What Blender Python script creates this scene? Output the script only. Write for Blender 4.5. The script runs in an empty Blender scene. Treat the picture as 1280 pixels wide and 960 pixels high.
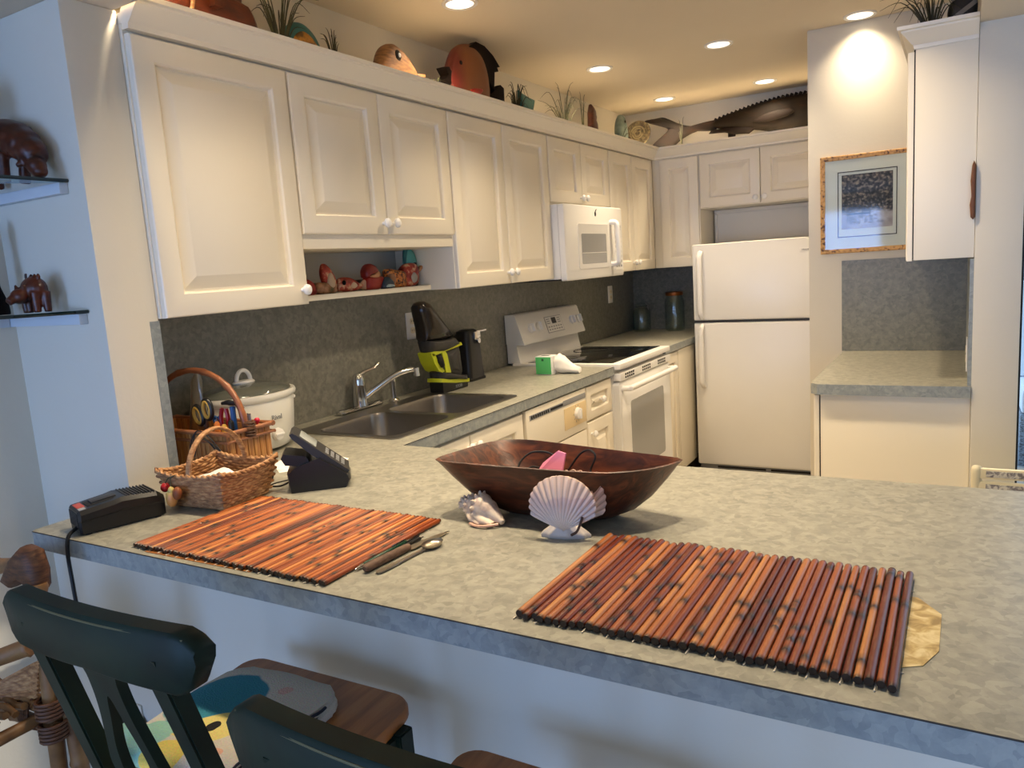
import bpy, bmesh, math, random
from mathutils import Vector, Matrix, Euler, noise
PI = math.pi
S = bpy.context.scene
COL = S.collection
rnd = random.Random(7)

# ------------------------------------------------------------------ materials
def lin(h):
    h = h.lstrip('#'); o = []
    for i in (0, 2, 4):
        c = int(h[i:i+2], 16) / 255
        o.append(c/12.92 if c <= .04045 else ((c+.055)/1.055)**2.4)
    return (*o, 1)

def new_mat(name):
    m = bpy.data.materials.new(name); m.use_nodes = True
    nt = m.node_tree
    return m, nt, nt.nodes['Principled BSDF']

def plain(name, col, rough=.5, metal=0, bump=0, bscale=60, var=0, vscale=8, coat=0, spec=None):
    m, nt, b = new_mat(name)
    c = lin(col)
    b.inputs['Base Color'].default_value = c
    b.inputs['Roughness'].default_value = rough
    b.inputs['Metallic'].default_value = metal
    if coat: b.inputs['Coat Weight'].default_value = coat
    if spec is not None: b.inputs['Specular IOR Level'].default_value = spec
    tc = nt.nodes.new('ShaderNodeTexCoord')
    n = nt.nodes.new('ShaderNodeTexNoise'); n.inputs['Scale'].default_value = vscale; n.inputs['Detail'].default_value = 5
    nt.links.new(tc.outputs['Object'], n.inputs['Vector'])
    if var:
        mx = nt.nodes.new('ShaderNodeMix'); mx.data_type = 'RGBA'
        mx.inputs['A'].default_value = tuple(x*(1-var) for x in c[:3]) + (1,)
        mx.inputs['B'].default_value = tuple(min(1, x*(1+var)) for x in c[:3]) + (1,)
        nt.links.new(n.outputs['Fac'], mx.inputs['Factor']); nt.links.new(mx.outputs['Result'], b.inputs['Base Color'])
    if bump:
        n2 = nt.nodes.new('ShaderNodeTexNoise'); n2.inputs['Scale'].default_value = bscale; n2.inputs['Detail'].default_value = 3
        nt.links.new(tc.outputs['Object'], n2.inputs['Vector'])
        bp = nt.nodes.new('ShaderNodeBump'); bp.inputs['Strength'].default_value = bump; bp.inputs['Distance'].default_value = .004
        nt.links.new(n2.outputs['Fac'], bp.inputs['Height']); nt.links.new(bp.outputs['Normal'], b.inputs['Normal'])
    return m

def ramp_mat(name, stops, scale=10, stretch=(1,1,1), rough=.5, detail=6, kind='noise', bump=0, coat=0, metal=0, dist=0, tex='Object'):
    m, nt, b = new_mat(name)
    tc = nt.nodes.new('ShaderNodeTexCoord'); mp = nt.nodes.new('ShaderNodeMapping'); mp.inputs['Scale'].default_value = stretch
    nt.links.new(tc.outputs[tex], mp.inputs['Vector'])
    if kind == 'noise':
        t = nt.nodes.new('ShaderNodeTexNoise'); t.inputs['Detail'].default_value = detail; out = 'Fac'; t.inputs['Distortion'].default_value = dist
    elif kind == 'voronoi':
        t = nt.nodes.new('ShaderNodeTexVoronoi'); out = 'Color'
    else:
        t = nt.nodes.new('ShaderNodeTexWave'); out = 'Fac'; t.inputs['Distortion'].default_value = dist; t.inputs['Detail'].default_value = detail
    t.inputs['Scale'].default_value = scale
    nt.links.new(mp.outputs['Vector'], t.inputs['Vector'])
    r = nt.nodes.new('ShaderNodeValToRGB'); el = r.color_ramp.elements
    while len(el) < len(stops): el.new(.5)
    for e, (p, c) in zip(el, stops): e.position = p; e.color = lin(c)
    nt.links.new(t.outputs[out], r.inputs['Fac']); nt.links.new(r.outputs['Color'], b.inputs['Base Color'])
    b.inputs['Roughness'].default_value = rough; b.inputs['Metallic'].default_value = metal
    if coat: b.inputs['Coat Weight'].default_value = coat
    if bump:
        bp = nt.nodes.new('ShaderNodeBump'); bp.inputs['Strength'].default_value = bump; bp.inputs['Distance'].default_value = .003
        nt.links.new(t.outputs[out], bp.inputs['Height']); nt.links.new(bp.outputs['Normal'], b.inputs['Normal'])
    return m

def laminate(name, a, bcol, c):
    m, nt, b = new_mat(name)
    tc = nt.nodes.new('ShaderNodeTexCoord')
    v = nt.nodes.new('ShaderNodeTexVoronoi'); v.inputs['Scale'].default_value = 85; v.inputs['Randomness'].default_value = 1
    n0 = nt.nodes.new('ShaderNodeTexNoise'); n0.inputs['Scale'].default_value = 30
    mixv = nt.nodes.new('ShaderNodeMix'); mixv.data_type = 'VECTOR'; mixv.inputs['Factor'].default_value = .03
    nt.links.new(tc.outputs['Object'], n0.inputs['Vector']); nt.links.new(tc.outputs['Object'], mixv.inputs['A']); nt.links.new(n0.outputs['Color'], mixv.inputs['B'])
    nt.links.new(mixv.outputs['Result'], v.inputs['Vector'])
    sep = nt.nodes.new('ShaderNodeSeparateColor'); nt.links.new(v.outputs['Color'], sep.inputs['Color'])
    n = nt.nodes.new('ShaderNodeTexNoise'); n.inputs['Scale'].default_value = 34; n.inputs['Detail'].default_value = 6; n.inputs['Roughness'].default_value = .65
    nt.links.new(tc.outputs['Object'], n.inputs['Vector'])
    ad = nt.nodes.new('ShaderNodeMath'); ad.operation = 'MULTIPLY_ADD'; ad.inputs[1].default_value = .35
    nt.links.new(sep.outputs['Red'], ad.inputs[0]); nt.links.new(n.outputs['Fac'], ad.inputs[2])
    r = nt.nodes.new('ShaderNodeValToRGB'); el = r.color_ramp.elements; el.new(.5)
    for e, (p, cc) in zip(el, ((.42, a), (.66, bcol), (.92, c))): e.position = p; e.color = lin(cc)
    nt.links.new(ad.outputs[0], r.inputs['Fac']); nt.links.new(r.outputs['Color'], b.inputs['Base Color'])
    b.inputs['Roughness'].default_value = .38
    return m

def emit(name, col, strength):
    m, nt, b = new_mat(name)
    b.inputs['Base Color'].default_value = lin(col)
    b.inputs['Emission Color'].default_value = lin(col); b.inputs['Emission Strength'].default_value = strength
    return m

def glassy(name, col, alpha=.2, rough=.05, edge=.6):
    m, nt, b = new_mat(name)
    out = nt.nodes['Material Output']
    tr = nt.nodes.new('ShaderNodeBsdfTransparent'); tr.inputs['Color'].default_value = lin(col)
    gl = nt.nodes.new('ShaderNodeBsdfGlossy'); gl.inputs['Roughness'].default_value = rough
    fr = nt.nodes.new('ShaderNodeLayerWeight'); fr.inputs['Blend'].default_value = .5
    mx = nt.nodes.new('ShaderNodeMixShader')
    pw = nt.nodes.new('ShaderNodeMath'); pw.operation = 'POWER'; pw.inputs[1].default_value = 4; nt.links.new(fr.outputs['Facing'], pw.inputs[0])
    ad = nt.nodes.new('ShaderNodeMath'); ad.operation = 'MULTIPLY_ADD'; ad.inputs[1].default_value = edge; ad.inputs[2].default_value = alpha; ad.use_clamp = True
    nt.links.new(pw.outputs[0], ad.inputs[0]); nt.links.new(ad.outputs[0], mx.inputs[0])
    nt.links.new(tr.outputs[0], mx.inputs[1]); nt.links.new(gl.outputs[0], mx.inputs[2]); nt.links.new(mx.outputs[0], out.inputs['Surface'])
    return m

M = {}
M['cab'] = plain('cabinet_paint', 'f0e7d3', .38, bump=.03, bscale=120)
M['wall'] = plain('wall_paint', 'dbd5c6', .75, bump=.12, bscale=70, var=.02)
M['ceil'] = plain('ceiling_paint', 'd9cdb8', .8, bump=.25, bscale=9, var=.03, vscale=3)
M['lam'] = laminate('grey_laminate', '80807 5'.replace(' ', ''), '918f83', 'a09e90')
M['splash'] = laminate('shaded_laminate', '6b6a61', '78776d', '858378')  # same laminate as the worktop, shade under the cabinets painted in as darker colour
M['lamedge'] = laminate('daylit_laminate_edge', '808787', '8f9593', '9da19d')  # worktop laminate again, the bluish daylight on its edges put into the colour
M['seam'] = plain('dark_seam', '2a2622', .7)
M['white'] = plain('white_enamel', 'e6e4df', .3, var=.02)
M['whitebright'] = plain('white_plastic', 'efede8', .35)
M['cream'] = plain('cream_plastic', 'e8dcc0', .4)
M['black'] = plain('black_plastic', '131314', .35)
M['blackmat'] = plain('matt_black', '0e0e0f', .7)
M['darkgrey'] = plain('dark_grey_plastic', '2b2a2a', .45)
M['greyp'] = plain('grey_plastic', '8d8f92', .4)
M['blackglass'] = plain('black_glass', '0b0b0c', .06, coat=.3)
M['greyglass'] = plain('grey_oven_glass', '9b9b99', .12)
M['chrome'] = plain('chrome', 'd8d8d8', .12, 1)
M['steel'] = plain('brushed_steel', '9c9791', .3, 1, var=.06, vscale=40)
M['lens'] = emit('lamp_lens', 'fff1d8', 2.6)
M['floor'] = ramp_mat('floor_tile', [(.35, '8f8577'), (.65, 'a3988a')], 6)
M['bowlwood'] = ramp_mat('dark_bowl_wood', [(.3, '2c1409'), (.5, '4a2310'), (.72, '6d381c')], 14, (1, 5, 3), .42, bump=.25, dist=1.2)
M['paper'] = plain('paper', 'f2f0ea', .8)
M['pink'] = plain('pink_paper', 'e887a2', .8)
M['lime'] = plain('lime_plastic', 'b9c21f', .35)
M['smoke'] = plain('smoky_plastic', '1d1611', .18)
M['wicker'] = ramp_mat('wicker', [(.3, '7c5232'), (.5, 'a9794c'), (.7, 'c99c69')], 60, (1, 1, 3), .6, bump=.2)
M['bamboo'] = ramp_mat('bamboo_strip', [(.3, '8a5026'), (.55, 'b27a3e'), (.75, 'c9975a')], 16, (9, 9, .6), .5)
M['rattan'] = ramp_mat('rattan_pole', [(.3, '4e3017'), (.55, '7f5a34'), (.8, '9d774a')], 14, (1, 1, 1), .5, bump=.1)
M['rattandark'] = ramp_mat('rattan_binding', [(.3, '3a2010'), (.6, '613b20'), (.8, '7b5230')], 50, (1, 1, 4), .6, bump=.2)
M['green'] = ramp_mat('dark_green_paint', [(.3, '091812'), (.6, '10261d'), (.85, '1d2a1b')], 9, (1, 1, 1), .5, dist=.6)
M['green'].node_tree.nodes['Principled BSDF'].inputs['Specular IOR Level'].default_value = .25
M['greenrub'] = plain('rubbed_edge', '5d5a3c', .5)
M['seatwood'] = ramp_mat('seat_wood', [(.3, '8a5222'), (.55, 'a9682f'), (.8, 'bd7f43')], 5, (9, 1, 1), .42, dist=.5)
M['brass'] = ramp_mat('gold_painted_board', [(.36, '8d7646'), (.5, 'b39a62'), (.64, 'd2c191')], 38, (1, 1, 1), .5, dist=1)
M['silver'] = plain('worn_silver', 'b9ae9c', .28, 1)
M['tape2'] = None
M['frame'] = ramp_mat('burl_frame', [(.36, '5b3a14'), (.44, 'c4924a'), (.7, 'dcae66')], 90, (1, 1, 1), .45)
M['mahog'] = ramp_mat('carved_red_wood', [(.3, '2c1008'), (.6, '562410'), (.8, '74361a')], 12, (1, 1, 3), .35, dist=.6)
M['ebony'] = plain('ebony', '120b08', .4)
M['redc'] = plain('red_glaze', '9c2418', .4, var=.25, vscale=40)
M['orangec'] = plain('orange_paint', 'c06a22', .5, var=.25, vscale=20)
M['tealc'] = plain('teal_paint', '2c6a66', .5, var=.25, vscale=25)
M['yellowc'] = plain('yellow_paint', 'c99a2b', .5, var=.2, vscale=25)
M['tan'] = ramp_mat('tan_carved_wood', [(.35, '6b4525'), (.6, '94693f')], 30, (1, 1, 4), .55, bump=.2)
M['straw'] = plain('dry_leaf', '3b3a24', .7, var=.2)
M['olive'] = plain('olive_leaf', '3f3e26', .7, var=.2)
M['shellw'] = None
M['clear'] = glassy('clear_glass', 'f4f8f6', .06)
M['pane'] = glassy('window_glass', 'f6f9f9', .03, edge=.12)
M['glassgreen'] = plain('glass_edge', '10211d', .08)
M['lidglass'] = plain('lid_glass', '62655d', .12, coat=.4)  # opaque grey, the reflection on the glass lid is put into the colour
M['boxgreen'] = plain('green_card', '4fae63', .6)
M['tape'] = plain('tape_yellow', 'c79a3c', .5)
M['blue'] = plain('blue_plastic', '1f4d86', .4)
M['red'] = plain('red_plastic', 'b0161c', .4)
M['copper'] = plain('copper_lid', 'a4643a', .3, 1)
M['bag'] = glassy('clear_bag', 'e8e4d8', .25, .3)

# ------------------------------------------------------------------ mesh builder
class MB:
    def __init__(s): s.bm = bmesh.new()
    def ring_faces(s, a, b, closed=True):
        n = len(a)
        for i in range(n if closed else n-1):
            j = (i+1) % n
            try: s.bm.faces.new((a[i], a[j], b[j], b[i]))
            except ValueError: pass
    def loft(s, rings, cap0=True, cap1=True, closed=True, mi=0):
        nf = len(s.bm.faces)
        vs = [[s.bm.verts.new(p) for p in r] for r in rings]
        for a, b in zip(vs, vs[1:]): s.ring_faces(a, b, closed)
        if cap0: s.bm.faces.new(vs[0][::-1])
        if cap1: s.bm.faces.new(vs[-1])
        s.bm.faces.ensure_lookup_table()
        for f in s.bm.faces[nf:]: f.material_index = mi
        return s
    def box(s, c, d, bev=0, rot=None, seg=2, mi=0):
        t = bmesh.new(); bmesh.ops.create_cube(t, size=1)
        for v in t.verts: v.co = Vector((v.co.x*d[0], v.co.y*d[1], v.co.z*d[2]))
        if bev: bmesh.ops.bevel(t, geom=t.edges[:], offset=min(bev, min(d)*.45), segments=seg, affect='EDGES', profile=.6)
        R = Euler(rot).to_matrix() if rot else Matrix.Identity(3)
        for v in t.verts: v.co = R @ v.co + Vector(c)
        return s.join(t, mi)
    def b2(s, lo, hi, bev=0, mi=0):
        lo = Vector(lo); hi = Vector(hi); return s.box((lo+hi)/2, hi-lo, bev, mi=mi)
    def join(s, t, mi=0):
        mp = {v: s.bm.verts.new(v.co) for v in t.verts}
        for f in t.faces:
            try: g = s.bm.faces.new([mp[v] for v in f.verts]); g.material_index = mi
            except ValueError: pass
        t.free(); return s
    def tube(s, pts, r, n=8, closed=False, cap=True, mi=0, flat=1):
        pts = [Vector(p) for p in pts]; m = len(pts)
        rs = r if isinstance(r, (list, tuple)) else [r]*m
        up = None; rings = []
        for i, p in enumerate(pts):
            if closed: t = (pts[(i+1) % m]-pts[i-1])
            else: t = pts[min(i+1, m-1)]-pts[max(i-1, 0)]
            t = t.normalized() if t.length > 1e-9 else Vector((0,0,1))
            if up is None: up = Vector((0,0,1)) if abs(t.z) < .9 else Vector((1,0,0))
            a = t.cross(up); a.normalize(); b = a.cross(t); b.normalize(); up = b
            rings.append([p + a*math.cos(2*PI*k/n)*rs[i] + b*math.sin(2*PI*k/n)*rs[i]*flat for k in range(n)])
        if closed: rings.append(rings[0]); return s.loft(rings, False, False, mi=mi)
        return s.loft(rings, cap, cap, mi=mi)
    def cyl(s, p0, p1, r0, r1=None, n=20, mi=0): return s.tube([p0, p1], [r0, r0 if r1 is None else r1], n, mi=mi)
    def lathe(s, prof, c=(0,0,0), n=32, sx=1, sy=1, cap0=True, cap1=True, R=None, mi=0):
        c = Vector(c); rings = []
        for r, z in prof:
            rings.append([(R @ Vector((r*sx*math.cos(2*PI*k/n), r*sy*math.sin(2*PI*k/n), z)) if R else Vector((r*sx*math.cos(2*PI*k/n), r*sy*math.sin(2*PI*k/n), z))) + c for k in range(n)])
        return s.loft(rings, cap0, cap1, mi=mi)
    def ball(s, c, r, n=14, rot=None, mi=0):
        r = (r, r, r) if not isinstance(r, (tuple, list)) else r
        t = bmesh.new(); bmesh.ops.create_uvsphere(t, u_segments=n, v_segments=max(6, n//2+2), radius=1)
        R = Euler(rot).to_matrix() if rot else Matrix.Identity(3)
        for v in t.verts: v.co = R @ Vector((v.co.x*r[0], v.co.y*r[1], v.co.z*r[2])) + Vector(c)
        return s.join(t, mi)
    def prism(s, poly, f0, f1, mi=0):
        return s.loft([[f0(*p) for p in poly], [f1(*p) for p in poly]], mi=mi)
    def pillow(s, poly, fn, th, mi=0, steps=((1, 0), (.97, .45), (.85, .78), (.6, .94), (.25, 1)), cen=None):
        """carved body: an outline in (u, v) swelling by th to both sides; fn(u, v, w) -> point"""
        n = len(poly)
        cu, cv = cen or (sum(p[0] for p in poly)/n, sum(p[1] for p in poly)/n)
        R = lambda k, w: [fn(cu+(u-cu)*k, cv+(v-cv)*k, w) for u, v in poly]
        seq = [R(k, -th*w) for k, w in reversed(steps)] + [R(k, th*w) for k, w in steps[1:]]
        return s.loft(seq, mi=mi)
    def sheet(s, P, th=.001, mi=0):
        """grid of points P[i][j] given a real thickness downwards"""
        nu, nv = len(P), len(P[0])
        a = [[s.bm.verts.new(Vector(p)) for p in r] for r in P]
        b = [[s.bm.verts.new(Vector(p)-Vector((0,0,th))) for p in r] for r in P]
        F = s.bm.faces
        nf = len(F)
        for i in range(nu-1):
            for j in range(nv-1):
                F.new((a[i][j], a[i+1][j], a[i+1][j+1], a[i][j+1])); F.new((b[i][j], b[i][j+1], b[i+1][j+1], b[i+1][j]))
        for i in range(nu-1):
            F.new((a[i][0], b[i][0], b[i+1][0], a[i+1][0])); F.new((a[i][-1], a[i+1][-1], b[i+1][-1], b[i][-1]))
        for j in range(nv-1):
            F.new((a[0][j], a[0][j+1], b[0][j+1], b[0][j])); F.new((a[-1][j], b[-1][j], b[-1][j+1], a[-1][j+1]))
        F.ensure_lookup_table()
        for f in F[nf:]: f.material_index = mi
        return s

LOCAL = {}
def obj(name, mb, mat, parent=None, smooth=40, label=None, at=None, attr=None):
    bm = mb.bm
    bmesh.ops.recalc_face_normals(bm, faces=bm.faces[:])
    me = bpy.data.meshes.new(name)
    if at is not None: bmesh.ops.translate(bm, verts=bm.verts[:], vec=-Vector(at))
    elif parent is not None:
        o = parent; off = Vector((0,0,0))
        while o is not None and not o.get('_loc'):
            off += Vector(o.location); o = o.parent
        if o is None: bmesh.ops.translate(bm, verts=bm.verts[:], vec=-off)
    bm.to_mesh(me); bm.free()
    for m in (mat if isinstance(mat, (list, tuple)) else [mat]): me.materials.append(m)
    if smooth:
        me.shade_smooth()
        me.set_sharp_from_angle(angle=math.radians(smooth))
    o = bpy.data.objects.new(name, me); COL.objects.link(o)
    if at is not None: o.location = at
    if parent is not None: o.parent = parent
    if label: o['label'] = label
    return o
def tag(o, label, cat, group=None):
    o['label'] = label; o['category'] = cat
    if group: o['group'] = group
    return o
def thing(name, label, cat, loc, rotz=0, group=None, local=False):
    """an Empty at the thing's base; its parts are given in room coordinates unless local"""
    o = bpy.data.objects.new(name, None); COL.objects.link(o); o.empty_display_size = .05
    o.location = loc; o.rotation_euler = (0, 0, rotz)
    if local: LOCAL[o.name] = 1; o['_loc'] = 1
    return tag(o, label, cat, group)
def struct(name, mb, mat, smooth=30):
    o = obj(name, mb, mat, smooth=smooth); o['kind'] = 'structure'; return o
def text(s, size, mat, parent, mtx, depth=.0004, name='lettering'):
    cu = bpy.data.curves.new('t', 'FONT'); cu.body = s; cu.size = size; cu.extrude = depth; cu.align_x = 'CENTER'; cu.align_y = 'CENTER'; cu.resolution_u = 3
    t = bpy.data.objects.new('t', cu); COL.objects.link(t)
    bpy.context.view_layer.update()
    me = bpy.data.meshes.new_from_object(t.evaluated_get(bpy.context.evaluated_depsgraph_get()))
    bpy.data.objects.remove(t); bpy.data.curves.remove(cu)
    me.name = name
    me.transform(mtx)
    o = parent; off = Vector((0,0,0))
    while o is not None and not o.get('_loc'):
        off += Vector(o.location); o = o.parent
    if o is None: me.transform(Matrix.Translation(-off))
    me.materials.clear(); me.materials.append(mat)
    ob = bpy.data.objects.new(name, me); COL.objects.link(ob); ob.parent = parent
    return ob
def frame_mtx(o, u, v):
    u = Vector(u).normalized(); v = Vector(v).normalized(); w = u.cross(v)
    m = Matrix((u, v, w)).transposed().to_4x4(); m.translation = Vector(o); return m
def arc(fn, n, a0=0, a1=1): return [fn(a0+(a1-a0)*i/(n-1)) for i in range(n)]
def rrect(x0, x1, y0, y1, r, n=5):
    out = []
    for cx, cy, a in ((x1-r, y1-r, 0), (x0+r, y1-r, PI/2), (x0+r, y0+r, PI), (x1-r, y0+r, 1.5*PI)):
        out += [(cx+r*math.cos(a+PI/2*i/n), cy+r*math.sin(a+PI/2*i/n)) for i in range(n+1)]
    return out
def spline(pts, n=8):
    pts = [Vector(p) for p in pts]; out = []
    for i in range(len(pts)-1):
        p0 = pts[max(i-1, 0)]; p1 = pts[i]; p2 = pts[i+1]; p3 = pts[min(i+2, len(pts)-1)]
        for k in range(n):
            t = k/n
            out.append(.5*((2*p1)+(-p0+p2)*t+(2*p0-5*p1+4*p2-p3)*t*t+(-p0+3*p1-3*p2+p3)*t**3))
    out.append(pts[-1]); return out
def cspline(pts, n=5):
    m = len(pts); P = [Vector((*p, 0)) for p in pts]; out = []
    for i in range(m):
        p0, p1, p2, p3 = P[i-1], P[i], P[(i+1) % m], P[(i+2) % m]
        for k in range(n):
            t = k/n; q = .5*((2*p1)+(-p0+p2)*t+(2*p0-5*p1+4*p2-p3)*t*t+(-p0+3*p1-3*p2+p3)*t**3)
            out.append((q.x, q.y))
    return out

# ------------------------------------------------------------------ the place (metres; counter top at ZC)
ZC = .914
XB, XF, XD = -2.068, -1.456, -1.751      # splash wall, worktop front, upper door faces
XW, YW0, YW1 = -1.780, 1.100, 1.244      # end of the wing wall
YP0, YP1 = .866, 1.784                   # peninsula
YK = 5.337                               # kitchen back wall
YBD = 4.969                              # door faces of the back run
ZLOW, ZKIT = 2.106, 2.436                # dining ceiling, kitchen ceiling
XP0, XP1, YPIL = .041, .176, 3.043       # right wall and its end
YPB, XPB = 4.040, -.645                  # wall with the picture
XDIN = -2.18                             # dining room left wall
YREAR = -3.2
XR = 3.2                                 # dining room right wall
# ------------------------------------------------------------------ room shell
mb = MB(); mb.b2((-3.2, YREAR-.1, -.1), (XR+.1, YK+.15, 0)); struct('floor', mb, M['floor'])
# dining ceiling with the raised kitchen tray cut out of it
mb = MB()
mb.b2((-3.2, YREAR-.1, ZLOW), (XR+.1, 1.236, ZKIT+.15)); mb.b2((XP0, 1.236, ZLOW), (XR+.1, YPIL, ZKIT+.15)); struct('ceiling', mb, M['ceil'])
mb = MB(); mb.b2((XB-.3, 1.236, ZKIT), (XP0, YK+.15, ZKIT+.15)); struct('ceiling_kitchen', mb, M['ceil'])
mb = MB(); mb.b2((XB-.3, YW1, 0), (XB-.012, YK+.15, ZKIT)); struct('wall_left', mb, M['wall'])
mb = MB(); mb.b2((XDIN-.3, YW0, 0), (XW, YW1, ZLOW), .004); struct('wall_wing', mb, M['wall'])
mb = MB(); mb.b2((XDIN-.3, YREAR, 0), (XDIN, YW0, ZLOW)); struct('wall_dining_left', mb, M['wall'])
mb = MB(); mb.b2((XB-.05, YK, 0), (XPB+.02, YK+.15, ZKIT)); struct('wall_back', mb, M['wall'])
mb = MB(); mb.b2((XPB, YPB, 0), (XP0, YK, ZKIT), .003); struct('wall_picture', mb, M['wall'])
mb = MB(); mb.b2((XP0, YPIL, 0), (XP1, YK+.15, ZKIT), .003); struct('wall_right', mb, M['wall'])
mb = MB(); mb.b2((XW, YW0, 0), (XP0+.9, YP1-.03, .873)); struct('wall_peninsula', mb, M['wall'])
mb = MB(); mb.b2((XR, YREAR, 0), (XR+.1, YPIL+.1, ZLOW)); struct('wall_dining_right', mb, M['wall'])
# unseen rear wall, openings and pier shaped to place the daylight and sun patch
WX0, WX1, WZ1 = -.10, 2.6, 1.90
mb = MB(); mb.b2((XDIN, YREAR-.1, 0), (-2.1, YREAR, ZLOW)); mb.b2((-.9, YREAR-.1, 0), (WX0, YREAR, ZLOW)); mb.b2((-2.1, YREAR-.1, WZ1), (-.9, YREAR, ZLOW)); mb.b2((-2.1, YREAR-.1, 0), (-.9, YREAR, .35)); mb.b2((WX1, YREAR-.1, 0), (XR, YREAR, ZLOW)); mb.b2((WX0, YREAR-.1, WZ1), (WX1, YREAR, ZLOW)); mb.b2((.25, YREAR-.1, 0), (.66, YREAR, WZ1)); struct('wall_rear', mb, M['wall'])
M['splash2'] = laminate('warm_splash_laminate', '77776b', '858477', '93917f')
# laminate splash backs
mb = MB(); mb.b2((XB-.012, YW1, ZC), (XB, YK, 1.42)); struct('trim_1', mb, M['splash'])
mb = MB(); mb.b2((XB, YK-.012, ZC), (-1.44, YK, 1.42)); struct('trim_2', mb, M['splash'])
mb = MB(); mb.b2((-.494, YPB-.012, ZC), (XP0-.01, YPB, 1.352)); struct('trim_3', mb, M['splash2'])
mb = MB(); mb.b2((XP0-.012, YPIL+.004, ZC+.0005), (XP0, YPB, 1.352)); struct('trim_4', mb, M['lamedge'])
mb = MB(); mb.b2((XW-.002, YW1-.026, ZC+.001), (XW+.0015, YW1+.001, 1.352)); struct('trim_5', mb, M['lamedge'])
# sliding door and the patio outside, right of the right-hand wall end
mb = MB()
for a, b in (((XP1+.002, YPIL+.10, 0), (XP1+.012, YPIL+.15, 2.10)), ((1.55, YPIL+.10, 0), (1.6, YPIL+.15, 2.10)), ((XP1+.012, YPIL+.1, 2.05), (1.55, YPIL+.15, 2.10)), ((XP1+.012, YPIL+.1, 0), (1.55, YPIL+.15, .08))): mb.b2(a, b, .004)
dr = struct('door_1', mb, M['blackmat'])
mb = MB(); mb.b2((XP1+.012, YPIL+.122, .08), (1.55, YPIL+.128, 2.05)); obj('pane', mb, M['pane'], dr)
mb = MB(); mb.b2((1.6, YPIL+.05, 0), (XR+.1, YPIL+.2, ZLOW)); struct('wall_dining_back', mb, M['wall'])
M['deck'] = ramp_mat('deck_boards', [(.3, '46525e'), (.5, '6d7984'), (.7, '8f9aa3')], 5, (.3, 9, 1), .7)
mb = MB()
for i in range(34): mb.b2((XP1-.2, YPIL+.2+i*.15, -.12), (4.6, YPIL+.2+i*.15+.14, -.1), .004)
struct('floor_patio', mb, M['deck'])
# patio settee with a woven back, seen through the glass
sofa = thing('patio_settee', 'blue-grey woven patio settee outside beyond the glass door', 'settee', (1.2, 6.2, -.1))
M['weave'] = ramp_mat('blue_grey_weave', [(.4, '34414f'), (.55, '7f93ab')], 60, (1, 1, 2.5), .6, kind='noise')
mb = MB(); mb.b2((.36, 6.5, -.1), (2.1, 6.62, 1.75), .03); obj('back_screen', mb, M['weave'], sofa)
mb = MB(); mb.b2((.36, 5.9, .25), (2.1, 6.5, .42), .04); obj('seat_cushion', mb, plain('pale_cushion', 'cfdcec', .8), sofa)
mb = MB(); mb.b2((.36, 5.92, -.1), (2.1, 6.5, .25), .01); obj('base', mb, M['weave'], sofa)
mb = MB(); mb.b2((.36, 6.42, .42), (2.1, 6.5, 1.1), .04); obj('back_cushion', mb, plain('pale_back_cushion', 'cfdcec', .8), sofa)

# ------------------------------------------------------------------ cabinets
AX = {'+x': lambda pl: (lambda u, v, w: Vector((pl+w, u, v))), '-y': lambda pl: (lambda u, v, w: Vector((u, pl-w, v))), '-x': lambda pl: (lambda u, v, w: Vector((pl-w, u, v)))}
def panel(mb, f, u0, u1, v0, v1, th=.02, fr=.058):
    fr = min(fr, (u1-u0)*.24, (v1-v0)*.26); sl = min(.032, (u1-u0)*.1)
    q = lambda k, w: [f(u0+k, v0+k, w), f(u1-k, v0+k, w), f(u1-k, v1-k, w), f(u0+k, v1-k, w)]
    mb.loft([q(0, -th), q(0, -.005), q(.002, -.0015), q(.006, 0), q(fr, 0), q(fr+.005, -.004), q(fr+.007, -.014), q(fr+.012, -.0145), q(fr+.012+sl, -.001), q(fr+.015+sl, 0)])
def door(par, side, pl, u0, u1, v0, v1, knob=None, name='door', mat=None, kmat=None):
    mb = MB(); f = AX[side](pl); panel(mb, f, u0, u1, v0, v1)
    d = obj(name, mb, mat or M['cab'], par, smooth=25)
    if knob:
        k = MB(); R = {'+x': Matrix.Rotation(PI/2, 3, 'Y'), '-y': Matrix.Rotation(PI/2, 3, 'X'), '-x': Matrix.Rotation(-PI/2, 3, 'Y')}[side]
        k.lathe([(.006, 0), (.006, .010), (.010, .013), (.0165, .019), (.0165, .025), (.011, .030), (.004, .031)], f(knob[0], knob[1], 0), 16, R=R)
        obj('knob', k, kmat or M['whitebright'], d)
    return d
def cabinet(name, label, lo, hi, cat='cabinet', group=None, mat=None):
    lo = Vector(lo); hi = Vector(hi)
    t = thing(name, label, cat, ((lo.x+hi.x)/2, (lo.y+hi.y)/2, lo.z), group=group)
    mb = MB(); mb.b2(lo, hi, .0015); obj('body', mb, mat or M['cab'], t)
    return t
G = 'white upper cabinets along the kitchen wall'
FX = XD-.02
z0, z1 = 1.357, 2.052
t = cabinet('upper_cabinet', 'large single-door upper cabinet at the near end of the wall', (XB, YW1+.001, z0), (FX, 1.757, 2.075), group=G)
door(t, '+x', XD, 1.250, 1.753, z0, z1, (1.728, z0+.045))
t = cabinet('upper_cabinet', 'double-door upper cabinet above the open shelf of painted figures', (XB, 1.758, 1.572), (FX, 2.592, 2.075), group=G)
door(t, '+x', XD, 1.762, 2.170, 1.572, z1, (2.145, 1.61)); door(t, '+x', XD, 2.174, 2.588, 1.572, z1, (2.20, 1.61))
mb = MB(); mb.b2((XB, 1.758, 1.527), (FX+.004, 2.592, 1.572), .001); obj('valance', mb, M['cab'], t)
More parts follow.
